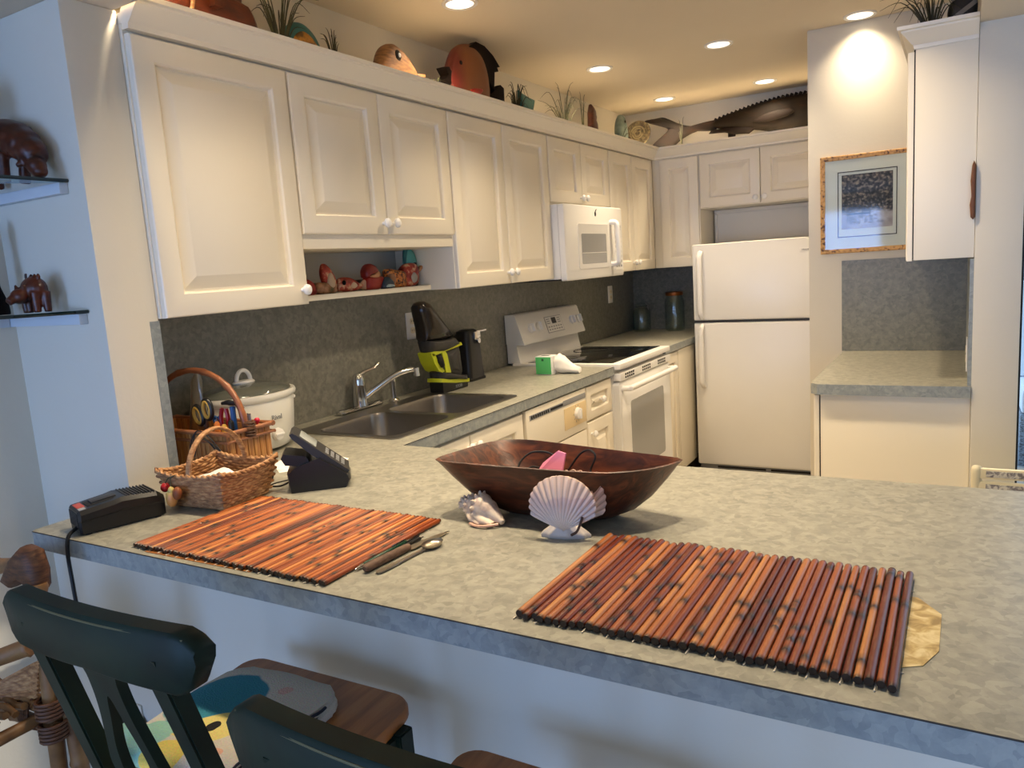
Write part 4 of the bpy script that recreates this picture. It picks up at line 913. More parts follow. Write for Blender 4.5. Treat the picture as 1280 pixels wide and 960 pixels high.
def onc(dy, z, w=0):
    a = ang+dy/.17; r = .182+w; return Vector((cx+r*SXk*math.cos(a), cy+r*SYk*math.sin(a), ZC+z))
nv = Vector((math.cos(ang)/SXk, math.sin(ang)/SYk, 0)).normalized(); tv = Vector((-nv.y, nv.x, 0))
mb = MB(); mb.lathe([(.020, 0), (.018, .010), (.012, .012)], onc(0, .055, -.004), 20, R=nv.to_track_quat('Z', 'Y').to_matrix()); mb.box(onc(0, .055, .012), (.008, .034, .009), .003, rot=(0, 0, math.atan2(nv.y, nv.x))); obj('dial', mb, M['whitebright'], t)
text('Rival', .022, M['greyp'], t, frame_mtx(onc(0, .108, .004), tv, (0, 0, 1)), .001)

# corded phone on its angled base; local x runs along the profile that faces us
t = local_thing('desk_phone', 'black desk phone with raised screen and keypad slope', 'telephone', (-1.405, 1.365, ZC), .74)
PR = [(-.070, .0), (.085, .0), (.098, .022), (.090, .040), (.015, .092), (-.055, .070), (-.075, .055)]
mb = MB(); mb.loft([[(x*.96, y, z) for x, z in PR] if abs(y) > .06 else [(x, y, z) for x, z in PR] for y in (-.066, -.058, .058, .066)]); obj('base', mb, M['black'], t, 25)
HS = [(.095, .046), (.088, .036), (.0, .098), (-.052, .152), (-.058, .164), (-.050, .168), (-.040, .162)]
mb = MB(); mb.loft([[(x, y, z+.0) for x, z in HS] for y in (-.055, -.05, .05, .055)]); hs = obj('keypad_slope', mb, M['darkgrey'], t, 25)
up_ = Vector((-.135, 0, .116)).normalized(); nn = Vector((.116, 0, .135)).normalized(); o0 = Vector((.095, 0, .046))
mb = MB()
for i in range(4):
    for j in range(3):
        c = o0+up_*(.022+i*.018)+nn*.0005; mb.box((c.x, -.024+j*.024, c.z), (.011, .015, .003), .001, rot=(0, math.atan2(.116, .135)*1.0+0, 0) if False else (0, math.atan2(nn.x, nn.z), 0))
obj('keys', mb, M['greyp'], hs)
mb = MB(); c = o0+up_*.14+nn*.001; mb.box((c.x, 0, c.z), (.055, .085, .002), .0008, rot=(0, math.atan2(nn.x, nn.z), 0)); obj('screen', mb, plain('lcd_grey', 'a3a8a6', .15), hs)
mb = MB(); mb.loft([[(x, y, z) for x, z in ((-.088, .098), (-.080, .110), (-.02, .098), (-.012, .082), (-.03, .070), (-.078, .078))] for y in (-.05, -.044, .044, .05)]); obj('handset', mb, M['black'], t, 25)
mb = MB(); mb.tube(spline([(-.072, 0, .02), (-.10, -.01, .012), (-.13, -.02, .02), (-.15, .0, .045), (-.135, .02, .055), (-.12, .01, .04), (-.135, -.015, .015), (-.165, -.02, .004)], 6), .0026, 6); mb.tube(spline([(-.072, .01, .022), (-.11, .0, .02), (-.14, 0, .012), (-.17, .01, .004)], 5), .002, 6); obj('line_cord', mb, M['black'], t); t.scale = (.88, .88, .88)
mb = MB(); P = [(-1.735, 1.50), (-1.66, 1.415), (-1.475, 1.535), (-1.495, 1.62), (-1.60, 1.665)]
mb.loft([[(x, y, z) for x, y in ((-1.72, 1.50), (-1.60, 1.42), (-1.49, 1.56), (-1.515, 1.605), (-1.645, 1.64))] for z in (ZC+.0002, ZC+.0010)]); tag(obj('paper_sheet', mb, M['paper'], smooth=0, at=(-1.6, 1.55, ZC)), 'white paper sheet lying on the counter behind the phone', 'paper')
# ------------------------------------------------------------------ things along the sink wall
def VP(cx, cy):                       # outline of the hand vacuum in its own upright plane: (along the wall, height)
    u = cx/7.38-23; v = cy/7.38-13
    return (2.542+.00602*u-.00055*v, ZC+.004+1.294-.918+.0-.00104*u-.003257*v+.017)
FLAT = ((1, 0), (1, .9), (.97, 1))
t = thing('hand_vacuum', 'black and lime cordless hand vacuum standing upright behind the sink', 'vacuum cleaner', (-1.93, 2.70, ZC))
fv = lambda x0: (lambda u, v, w: Vector((x0+w, u, v)))
mb = MB(); mb.pillow([VP(*p) for p in [(148, 130), (160, 100), (190, 80), (215, 85), (235, 110), (300, 190), (380, 290), (455, 385), (350, 435), (205, 460), (200, 400), (190, 330), (160, 200)]], fv(-1.93), .042); obj('dust_cup', mb, M['smoke'], t, 50)
mb = MB(); mb.pillow([VP(*p) for p in [(203, 450), (330, 425), (455, 388), (505, 440), (430, 490), (340, 540), (232, 555)]], fv(-1.93), .047); obj('collar', mb, M['darkgrey'], t, 50)
mb = MB(); mb.pillow([VP(*p) for p in [(235, 560), (380, 500), (508, 455), (535, 620), (545, 765), (420, 775), (310, 745), (265, 655)]], fv(-1.93), .034); obj('motor_housing', mb, M['darkgrey'], t, 50)
mb = MB()
for Q in ([(228, 560), (300, 512), (400, 470), (498, 430), (510, 455), (410, 505), (330, 545), (240, 592)], [(318, 548), (350, 530), (368, 560), (385, 640), (408, 735), (360, 738), (345, 640)], [(228, 562), (262, 565), (290, 640), (350, 725), (330, 740), (296, 722), (258, 655)]): mb.pillow([VP(*p) for p in Q], fv(-1.93), .0365, steps=FLAT)
bdy = obj('motor_body', mb, M['lime'], t, 50)
mb = MB(); mb.pillow([VP(*p) for p in [(268, 575), (305, 565), (340, 690), (315, 700), (285, 650)]], fv(-1.93), .054); obj('air_vent', mb, M['blackmat'], bdy, 50)
mb = MB(); mb.pillow([VP(*p) for p in [(375, 560), (400, 535), (470, 505), (465, 560), (480, 640), (505, 735), (425, 735), (395, 650)]], fv(-1.93), .040); obj('inner_grip', mb, M['darkgrey'], t, 50)
mb = MB(); mb.pillow([VP(*p) for p in [(468, 545), (500, 485), (520, 505), (550, 700), (552, 740), (515, 738), (505, 620)]], fv(-1.93), .02); obj('handle', mb, M['black'], t, 50)
mb = MB(); mb.pillow([VP(*p) for p in [(466, 550), (490, 500), (512, 505), (520, 540), (500, 545)]], fv(-1.93), .023); obj('trigger', mb, M['lime'], t, 50)
mb = MB(); mb.pillow([VP(*p) for p in [(310, 730), (395, 735), (540, 755), (575, 770), (582, 800), (320, 800)]], fv(-1.93), .048); obj('grip_foot', mb, M['darkgrey'], t, 50)
mb = MB(); mb.pillow([VP(*p) for p in [(316, 795), (400, 800), (582, 785), (583, 818), (450, 832), (316, 832)]], fv(-1.93), .038, steps=FLAT); obj('lime_band', mb, M['lime'], t, 50)
mb = MB(); yz = [VP(318, 822), VP(584, 812)]; y0_, y1_ = yz[0][0], yz[1][0]; mb.b2((-1.966, y0_+.012, ZC+.0005), (-1.894, y1_-.012, max(yz[0][1], ZC+.03)), .006); bt = obj('battery', mb, M['black'], t)
text('RYOBI', .018, M['greyp'], bt, frame_mtx((-1.8936, (y0_*.4+y1_*.6), ZC+.016), (0, 1, 0), (0, 0, 1)))
# can opener
t = thing('can_opener', 'black electric can opener right of the hand vacuum', 'can opener', (-2.01, 3.0, ZC))
mb = MB(); mb.loft([[(x, y, z) for x, y in rrect(-2.062+k, -1.955-k*.6, 2.925+k, 3.065-k, .025)] for z, k in ((ZC+.0005, -.006), (ZC+.010, -.006), (ZC+.014, .0), (ZC+.20, .012), (ZC+.232, .02), (ZC+.240, .034))]); obj('housing', mb, M['black'], t, 40)
mb = MB(); mb.b2((-1.972, 2.985, ZC+.19), (-1.952, 3.035, ZC+.228), .004); mb.lathe([(.012, 0), (.012, .01)], (-1.955, 3.01, ZC+.185), 14, R=Matrix.Rotation(PI/2, 3, 'Y')); obj('cutter', mb, M['chrome'], t)
mb = MB(); mb.b2((-1.972, 3.01, ZC+.222), (-1.955, 3.095, ZC+.232), .003); obj('lever', mb, M['chrome'], t)
# tissue box
t = thing('tissue_box', 'small green and white card box lying on the worktop before the range', 'box', (-1.69, 3.16, ZC))
mb = MB(); mb.b2((-1.738, 3.165, ZC+.0005), (-1.652, 3.245, ZC+.088), .003); bb = obj('carton', mb, M['whitebright'], t)
mb = MB(); mb.b2((-1.736, 3.1625, ZC+.003), (-1.656, 3.1655, ZC+.084), .0008); fp = obj('green_panel', mb, M['boxgreen'], t)
mb = MB(); mb.b2((-1.704, 3.1615, ZC+.066), (-1.692, 3.163, ZC+.077), .0004); obj('printed_mark', mb, plain('dark_green_ink', '1d5a34', .6), fp)
mb = MB(); mb.b2((-1.72, 3.19, ZC+.087), (-1.68, 3.215, ZC+.0886), .0006); obj('opening', mb, M['seam'], bb)
mb = MB(); rings = []
for k, (x, y, z, a, b) in enumerate(((-1.649, 3.21, .050, .028, .036), (-1.635, 3.215, .05, .034, .044), (-1.615, 3.22, .043, .034, .040), (-1.59, 3.225, .030, .030, .028), (-1.56, 3.225, .020, .028, .019), (-1.535, 3.225, .016, .018, .013))):
    rings.append([(x, y+a*math.cos(q)*(1+.10*math.sin(5*q+k)), ZC+max(.0015, z+b*math.sin(q)*(1+.10*math.sin(4*q+2*k)))) for q in [2*PI*i/28 for i in range(28)]])
mb.loft(rings); tag(obj('white_tissue', mb, plain('white_tissue', 'efeae2', .85), smooth=70, at=(-1.60, 3.22, ZC)), 'crumpled white tissue wad lying against the green box by the range', 'tissue')
# glass jars in the corner
t = thing('glass_jar', 'shorter glass clip-top jar in the corner of the splash back', 'jar', (-1.965, 5.20, ZC), group='glass storage jars in the corner')
mb = MB(); mb.lathe([(.055, .0005), (.062, .006), (.064, .02), (.064, .125), (.056, .15), (.045, .165), (.043, .178), (.040, .178), (.042, .164), (.053, .149), (.061, .124), (.061, .02), (.057, .010), (.01, .008)], (-1.965, 5.20, ZC), 32); obj('glass_body', mb, M['clear'], t, 60)
mb = MB(); mb.lathe([(.044, .179), (.046, .182), (.046, .19), (.03, .20), (.01, .202)], (-1.965, 5.20, ZC), 28); obj('lid', mb, M['clear'], t, 60)
mb = MB(); mb.tube([(-1.965+.0465*math.cos(q), 5.20+.0465*math.sin(q), ZC+.171) for q in [2*PI*i/24 for i in range(24)]], .0018, 6, closed=True); mb.tube([(-1.918, 5.19, ZC+.171), (-1.908, 5.19, ZC+.15), (-1.912, 5.19, ZC+.185), (-1.93, 5.19, ZC+.2)], .0016, 6); obj('wire_clip', mb, M['steel'], t)
t = thing('glass_jar', 'taller glass jar with copper-coloured lid beside the refrigerator', 'jar', (-1.72, 5.20, ZC), group='glass storage jars in the corner')
mb = MB(); mb.lathe([(.058, .0005), (.066, .006), (.068, .02), (.068, .20), (.062, .225), (.056, .235), (.056, .250), (.053, .250), (.053, .234), (.059, .222), (.065, .199), (.065, .02), (.06, .010), (.01, .008)], (-1.72, 5.20, ZC), 32); obj('glass_body', mb, M['clear'], t, 60)
mb = MB(); mb.lathe([(.06, .246), (.062, .250), (.062, .268), (.056, .272), (.01, .273)], (-1.72, 5.20, ZC), 28); obj('lid', mb, M['copper'], t, 40)

# framed print on the far wall
YF = YPB-.0192
t = thing('framed_print', 'framed dark landscape print in a speckled golden burl frame', 'picture', (-.39, YPB, 1.40))
px0, px1, pz0, pz1 = -.588, -.196, 1.388, 1.845
mb = MB()
q = lambda k, y: [(px0+k, y, pz0+k), (px1-k, y, pz0+k), (px1-k, y, pz1-k), (px0+k, y, pz1-k)]
mb.loft([q(.003, YPB-.001), q(0, YPB-.004), q(0, YF+.002), q(.003, YF), q(.018, YF+.001), q(.022, YF+.003), q(.022, YPB-.011)], False, False); obj('frame', mb, M['frame'], t, 30)
mb = MB(); mb.b2((px0+.018, YPB-.0155, pz0+.018), (px1-.018, YPB-.0115, pz1-.018)); obj('mat_board', mb, plain('mat_board', 'f6f6f0', .8), t)
mb = MB()
a, b, c, d = -.511, -.256, 1.462, 1.768; w = .004
for lo, hi in (((a, c), (b, c+w)), ((a, d-w), (b, d)), ((a, c), (a+w, d)), ((b-w, c), (b, d))): mb.b2((lo[0], YPB-.0163, lo[1]), (hi[0], YPB-.0153, hi[1]))
obj('inner_border', mb, M['seam'], t)
def print_mat():
    m, nt, b = new_mat('landscape_print'); N = nt.nodes.new; L = nt.links.new
    tc = N('ShaderNodeTexCoord'); sp = N('ShaderNodeSeparateXYZ'); L(tc.outputs['Generated'], sp.inputs[0])
    n = N('ShaderNodeTexNoise'); n.inputs['Scale'].default_value = 75; n.inputs['Detail'].default_value = 8; L(tc.outputs['Object'], n.inputs['Vector'])
    r = N('ShaderNodeValToRGB'); el = r.color_ramp.elements; el.new(.5)
    for e, (p, c) in zip(el, ((.38, '1c1a22'), (.5, '4a4346'), (.68, 'b09a86'))): e.position = p; e.color = lin(c)
    L(n.outputs['Fac'], r.inputs['Fac'])
    r2 = N('ShaderNodeValToRGB'); el = r2.color_ramp.elements; el.new(.5)
    for e, (p, c) in zip(el, ((.35, 'd9d2d2'), (.55, 'bdb0b2'), (.75, '8f8488'))): e.position = p; e.color = lin(c)
    n2 = N('ShaderNodeTexNoise'); n2.inputs['Scale'].default_value = 22; L(tc.outputs['Object'], n2.inputs['Vector']); L(n2.outputs['Fac'], r2.inputs['Fac'])
    ad = N('ShaderNodeMath'); ad.operation = 'MULTIPLY_ADD'; ad.inputs[1].default_value = .18; L(n2.outputs['Fac'], ad.inputs[0]); L(sp.outputs['Z'], ad.inputs[2])
    st = N('ShaderNodeMapRange'); st.inputs['From Min'].default_value = .36; st.inputs['From Max'].default_value = .42; L(ad.outputs[0], st.inputs['Value'])
    mx = N('ShaderNodeMix'); mx.data_type = 'RGBA'; L(st.outputs[0], mx.inputs['Factor']); L(r2.outputs['Color'], mx.inputs['A']); L(r.outputs['Color'], mx.inputs['B'])
    L(mx.outputs['Result'], b.inputs['Base Color']); b.inputs['Roughness'].default_value = .7; return m
mb = MB(); mb.b2((-.493, YPB-.0163, 1.50), (-.274, YPB-.0157, 1.752)); pr = obj('print', mb, print_mat(), t)
mb = MB()
for x0, x1, z0_, z1_ in ((-.470, -.467, 1.53, 1.60), (-.405, -.402, 1.545, 1.615), (-.372, -.369, 1.545, 1.605)): mb.b2((x0, YPB-.0168, z0_), (x1, YPB-.0163, z1_))
for x0, x1, z0_, z1_ in ((-.470, -.37, 1.565, 1.572), (-.470, -.37, 1.59, 1.596)): mb.b2((x0, YPB-.0168, z0_), (x1, YPB-.0163, z1_))
obj('printed_fence', mb, plain('print_dark', '4a4046', .7), pr)
mb = MB()
RG = random.Random(9)
for i in range(26):
    x = RG.uniform(-.455, -.30); z = RG.uniform(1.525, 1.56); mb.ball((x, YPB-.0164, z), (RG.uniform(.004, .011), .0006, RG.uniform(.003, .007)), 8)
obj('printed_rocks', mb, plain('print_rock', '8e8186', .7), pr)
mb = MB(); mb.b2((px0+.02, YPB-.0180, pz0+.02), (px1-.02, YPB-.0174, pz1-.02)); obj('glazing', mb, M['pane'], t)

# ------------------------------------------------------------------ carved things on top of the cabinets
ZT = 2.1005
def yz(x0): return lambda u, v, w: Vector((x0+w, u, v))
def xz(y0): return lambda u, v, w: Vector((u, y0+w, v))
# leafy mask, red brown
t = thing('carved_mask', 'dark red-brown carved leaf-edged mask at the near end of the cabinet tops', 'carving', (-1.90, 1.66, ZT))
mb = MB(); mb.pillow(cspline([(1.46, ZT), (1.78, ZT), (1.80, ZT+.09), (1.775, ZT+.155), (1.74, ZT+.155), (1.755, ZT+.22), (1.71, ZT+.25), (1.66, ZT+.235), (1.63, ZT+.28), (1.56, ZT+.27), (1.50, ZT+.29), (1.46, ZT+.22), (1.44, ZT+.10)], 3), yz(-1.90), .03); mk = obj('face', mb, M['mahog'], t, 50)
mb = MB()
for y in (1.56, 1.67): mb.ball((-1.872, y, ZT+.19), (.014, .03, .016)); 
mb.loft([[(-1.868+w, y, z) for y, z in ((1.60, ZT+.12), (1.63, ZT+.12), (1.617, ZT+.2))] for w in (0, .025)]); obj('features', mb, M['mahog'], mk, 50)
mb = MB(); mb.tube(spline([(-1.86, 1.52, ZT+.06), (-1.86, 1.545, ZT+.14), (-1.865, 1.55, ZT+.22)], 5), .006, 6); obj('pale_inlay', mb, M['tan'], mk)
def plant(x, y, z, n, h, spread, mat, label, seed, droop=.3, bend=None):
    R = random.Random(seed); mb = MB()
    for i in range(n):
        a = R.uniform(0, 2*PI); s = spread*R.uniform(.25, 1); hh = h*R.uniform(.55, 1)
        dx, dy = math.cos(a)*s*.6, math.sin(a)*s
        if bend: dx += bend[0]*R.uniform(.3, 1); dy += bend[1]*R.uniform(.3, 1)
        pts = spline([(x, y, z), (x+dx*.25, y+dy*.25, z+hh*.5), (x+dx*.65, y+dy*.65, z+hh*.9), (x+dx*1.1, y+dy*1.1, z+hh*(1-droop*R.random()))], 4)
        mb.tube(pts, [.0035*(1-.85*k/(len(pts)-1)) for k in range(len(pts))], 5)
    mb.ball((x, y, z+.012), (.022, .022, .014), 10)
    return tag(obj('air_plant', mb, mat, at=(x, y, z)), label, 'plant')
plant(-1.88, 1.875, ZT, 26, .27, .17, M['straw'], 'dark spiky air plant right of the red-brown mask', 1)
# round fish, teal rim and orange flank
def fishbits(t, x, eye, col): mb = MB(); mb.ball((x, *eye), (.006, .009, .009), 10); return obj('eye', mb, col, t)
t = thing('carved_fish', 'teal-edged orange carved fish behind the dark air plant', 'carving', (-1.9, 2.0, ZT))
mb = MB(); mb.pillow(cspline([(1.90, ZT+.06), (1.915, ZT+.13), (1.95, ZT+.163), (2.0, ZT+.168), (2.05, ZT+.14), (2.085, ZT+.08), (2.09, ZT), (1.91, ZT)], 4), yz(-1.90), .018); obj('back_fin', mb, M['tealc'], t, 50)
mb = MB(); mb.pillow(cspline([(1.915, ZT+.05), (1.94, ZT+.115), (1.985, ZT+.142), (2.035, ZT+.12), (2.07, ZT+.06), (2.06, ZT+.005), (1.93, ZT+.005)], 4), yz(-1.895), .027); obj('flank', mb, ramp_mat('orange_yellow_scales', [(.35, 'a8641f'), (.5, 'c98a2e'), (.62, '6d4a1e')], 26), t, 50)
fishbits(t, -1.868, (1.945, ZT+.07), M['ebony'])
plant(-1.86, 2.10, ZT, 12, .19, .07, M['straw'], 'thin dry grass tuft right of the teal and orange fish', 2, .1)
# wooden fish looking at us
t = thing('carved_fish', 'plain tan wooden carved fish with ringed eye', 'carving', (-1.88, 2.45, ZT))
mb = MB(); mb.pillow(cspline([(2.33, ZT+.02), (2.35, ZT+.12), (2.39, ZT+.175), (2.44, ZT+.190), (2.50, ZT+.165), (2.55, ZT+.125), (2.575, ZT+.09), (2.56, ZT+.02), (2.45, ZT)], 4), yz(-1.88), .04); obj('body', mb, M['tan'], t, 50)
mb = MB(); mb.pillow([(2.55, ZT+.06), (2.58, ZT+.11), (2.645, ZT+.118), (2.65, ZT+.05), (2.62, ZT+.01), (2.56, ZT+.03)], yz(-1.88), .014); obj('tail_fin', mb, M['tan'], t, 40)
mb = MB(); mb.ball((-1.845, 2.435, ZT+.142), (.008, .020, .022), 12); e = obj('eye', mb, M['ebony'], t)
mb = MB(); mb.ball((-1.839, 2.437, ZT+.144), (.005, .008, .009), 10); obj('pupil', mb, M['whitebright'], e)
plant(-1.86, 2.70, ZT, 8, .13, .07, M['olive'], 'few green grass blades between the two large carved fish', 3, .6)
# discus fish
t = thing('carved_fish', 'large round carved fish, red face and brown-orange body', 'carving', (-1.88, 2.95, ZT))
mb = MB(); mb.pillow(cspline([(2.815, ZT+.07), (2.79, ZT+.12), (2.815, ZT+.185), (2.87, ZT+.26), (2.94, ZT+.295), (3.02, ZT+.30), (3.09, ZT+.26), (3.125, ZT+.18), (3.125, ZT+.08), (3.08, ZT+.01), (2.98, ZT), (2.86, ZT+.01)], 4), yz(-1.88), .036); 
def discus_mat():
    m, nt, b = new_mat('discus_paint'); N = nt.nodes.new; L = nt.links.new
    tc = N('ShaderNodeTexCoord'); sp = N('ShaderNodeSeparateXYZ'); L(tc.outputs['Object'], sp.inputs[0]); n = N('ShaderNodeTexNoise'); n.inputs['Scale'].default_value = 12; L(tc.outputs['Object'], n.inputs['Vector'])
    ad = N('ShaderNodeMath'); ad.operation = 'MULTIPLY_ADD'; ad.inputs[1].default_value = .06; L(n.outputs['Fac'], ad.inputs[0]); L(sp.outputs['Y'], ad.inputs[2])
    r = N('ShaderNodeMapRange'); r.inputs['From Min'].default_value = -.06; r.inputs['From Max'].default_value = .0; L(ad.outputs[0], r.inputs['Value'])
    mx = N('ShaderNodeMix'); mx.data_type = 'RGBA'; mx.inputs['A'].default_value = lin('5e1a12'); mx.inputs['B'].default_value = lin('744019'); L(r.outputs[0], mx.inputs['Factor']); L(mx.outputs['Result'], b.inputs['Base Color']); b.inputs['Roughness'].default_value = .45; return m
obj('body', mb, discus_mat(), t, 50)
mb = MB(); mb.pillow([(2.757, ZT+.112), (2.80, ZT+.098), (2.83, ZT+.14), (2.80, ZT+.172), (2.764, ZT+.166), (2.790, ZT+.139)], yz(-1.88), .022, steps=FLAT); obj('lips', mb, M['ebony'], t, 40)
mb = MB(); mb.pillow([(2.96, ZT+.285), (3.02, ZT+.316), (3.09, ZT+.312), (3.16, ZT+.285), (3.215, ZT+.245), (3.19, ZT+.238), (3.20, ZT+.222), (3.165, ZT+.215), (3.15, ZT+.13), (3.06, ZT+.2)], yz(-1.87), .016, steps=FLAT); obj('dorsal_fin', mb, M['ebony'], t, 40)
mb = MB(); mb.pillow([(3.10, ZT+.10), (3.21, ZT+.165), (3.24, ZT+.155), (3.235, ZT), (3.17, ZT), (3.11, ZT+.04)], yz(-1.87), .016, steps=FLAT); obj('tail_fin', mb, M['ebony'], t, 40)
mb = MB(); mb.pillow(cspline([(2.93, ZT+.10), (3.03, ZT+.115), (3.0, ZT+.085), (2.97, ZT+.045)], 4), yz(-1.848), .014); obj('side_fin', mb, M['redc'], t, 40)
fishbits(t, -1.848, (2.875, ZT+.20), M['ebony'])
plant(-1.87, 3.38, ZT, 24, .22, .15, M['straw'], 'bushy dark air plant right of the large round fish', 4, .5)
t = thing('carved_fish', 'small dark teal carved fish tail beside the bushy air plant', 'carving', (-1.87, 3.50, ZT))
mb = MB(); mb.pillow([(3.44, ZT+.02), (3.40, ZT+.175), (3.43, ZT+.165), (3.50, ZT+.155), (3.56, ZT+.15), (3.52, ZT+.06), (3.54, ZT), (3.46, ZT)], yz(-1.87), .014); obj('tail_fin', mb, M['tealc'], t, 40)
mb = MB(); mb.pillow(cspline([(3.46, ZT), (3.60, ZT), (3.66, ZT+.05), (3.58, ZT+.09), (3.50, ZT+.07)], 4), yz(-1.87), .028); obj('body', mb, M['orangec'], t, 50)
plant(-1.87, 3.90, ZT, 26, .29, .2, M['olive'], 'tall olive air plant half way along the cabinet tops', 5, .25)
plant(-1.87, 4.14, ZT, 6, .30, .05, M['straw'], 'three upright dry stalks right of the olive air plant', 6, .05)
plant(-1.79, 4.50, ZT, 3, .16, .05, M['straw'], 'single dry blade drooping over the crown moulding', 8, .9, (.06, .10))
t = thing('carved_figure', 'small upright notched red-brown wood carving on the cabinet tops', 'carving', (-1.9, 4.36, ZT))
mb = MB(); mb.pillow([(4.32, ZT), (4.30, ZT+.12), (4.305, ZT+.20), (4.325, ZT+.245), (4.355, ZT+.235), (4.375, ZT+.22), (4.36, ZT+.205), (4.385, ZT+.19), (4.365, ZT+.17), (4.40, ZT+.13), (4.405, ZT+.05), (4.39, ZT)], yz(-1.9), .02); obj('body', mb, M['mahog'], t, 40)
t = thing('carved_fish', 'upright grey-teal carved fish near the far corner', 'carving', (-1.9, 4.80, ZT))
mb = MB(); mb.pillow(cspline([(4.765, ZT), (4.74, ZT+.08), (4.735, ZT+.17), (4.77, ZT+.235), (4.81, ZT+.245), (4.85, ZT+.20), (4.865, ZT+.12), (4.84, ZT+.05), (4.83, ZT)], 4), yz(-1.9), .03); obj('body', mb, ramp_mat('grey_teal', [(.35, '3f5552'), (.6, '7f8f84')], 22), t, 50)
mb = MB(); mb.pillow([(4.84, ZT+.17), (4.88, ZT+.18), (4.885, ZT+.08), (4.85, ZT+.09)], yz(-1.9), .012); obj('fin', mb, M['tealc'], t, 40); fishbits(t, -1.872, (4.80, ZT+.2), M['ebony'])
# medallion in the corner
t = thing('carved_medallion', 'round carved cream and brown medallion in the far corner', 'carving', (-1.93, 5.15, ZT))
R = Matrix.Rotation(PI/2, 3, 'X') ; R = Matrix.Rotation(-.25, 3, 'X') @ Matrix.Rotation(PI/2, 3, 'X')
c0 = (-1.93, 5.18, ZT+.175)
M['medal'] = ramp_mat('medallion', [(.4, '4a4130'), (.6, '8a7d60')], 60)
mb = MB(); mb.lathe([(.088, -.01), (.092, 0), (.088, .012), (.07, .010), (.066, .004), (.01, .006)], c0, 36, R=R); mb.box((-1.93, 5.19, ZT+.045), (.05, .05, .09), .004); obj('disc', mb, M['medal'], t, 40)
mb = MB()
for k in range(3): mb.tube([Vector(c0)+R @ Vector(((.05-.014*k)*math.cos(q+k), (.05-.014*k)*math.sin(q+k), .008)) for q in [PI*1.6*i/20 for i in range(21)]], .005, 6)
obj('swirl', mb, plain('medallion_cream', 'aea17f', .6), t, 50)
# great carved whale on the back run
t = thing('carved_whale', 'very long dark carved wooden fish with forked tail along the back wall', 'carving', (-1.2, 5.2, ZT))
M['whale'] = wh_ = ramp_mat('dark_streaked_wood', [(.3, '060403'), (.6, '130c06'), (.88, '3a200c')], 7, (1.2, 4, 6), .7, dist=1)
wh_.node_tree.nodes['Principled BSDF'].inputs['Specular IOR Level'].default_value = .12
M['ebony'].node_tree.nodes['Principled BSDF'].inputs['Specular IOR Level'].default_value = .1; M['ebony'].node_tree.nodes['Principled BSDF'].inputs['Roughness'].default_value = .65
mb = MB(); mb.pillow(cspline([(-1.42, 2.262), (-1.36, 2.30), (-1.25, 2.325), (-1.10, 2.352), (-.95, 2.362), (-.80, 2.36), (-.70, 2.32), (-.665, 2.24), (-.69, 2.17), (-.78, 2.13), (-.95, 2.14), (-1.12, 2.185), (-1.27, 2.215), (-1.38, 2.232)], 4), xz(5.2), .06); obj('body', mb, M['whale'], t, 50)
mb = MB(); mb.pillow(cspline([(-1.89, 2.352), (-1.80, 2.36), (-1.74, 2.355), (-1.62, 2.292), (-1.52, 2.272), (-1.40, 2.29), (-1.40, 2.225), (-1.52, 2.238), (-1.63, 2.20), (-1.70, 2.155), (-1.80, 2.13), (-1.86, 2.155), (-1.82, 2.20), (-1.73, 2.262), (-1.74, 2.29)], 3), xz(5.2), .028, cen=(-1.64, 2.262)); obj('tail_fin', mb, ramp_mat('tail_wood', [(.3, '080402'), (.6, '1c0f06'), (.85, '3a200c')], 6, (1, 3, 3), .9), t, 50)
mb = MB()
for i in range(26):
    k = i/25; x = -1.40+.66*k; z = 2.286+.080*math.sin(min(1, k*1.25)*PI/2)
    mb.box((x, 5.2, z+.002), (.018, .02, .026), .003, rot=(0, .5, 0))
obj('dorsal_ridge', mb, M['ebony'], t)
mb = MB(); mb.pillow(cspline([(-1.15, 2.235), (-1.05, 2.275), (-.93, 2.28), (-.90, 2.255), (-.98, 2.23), (-1.08, 2.222)], 4), xz(5.135), .016); pf = obj('side_fin', mb, M['ebony'], t, 40)
mb = MB(); mb.pillow([(-1.42, 2.225), (-1.44, 2.205), (-1.34, 2.20), (-1.28, 2.18), (-1.18, 2.17), (-1.13, 2.20), (-1.25, 2.225)], xz(5.17), .02); obj('belly_fin', mb, M['ebony'], t, 40)
fishbits(t, -.76, (5.137, 2.27), M['ebony'])
for x_, h_ in ((-1.3, 2.20), (-.85, 2.15), (-1.78, 2.15)): mb = MB(); mb.b2((x_-.02, 5.19, ZT), (x_+.02, 5.235, h_), .004); obj('stand', mb, M['ebony'], t)
plant(-1.60, 5.10, ZT, 5, .24, .05, M['straw'], 'thin dry stalks in front of the long carved fish tail', 9, .1)
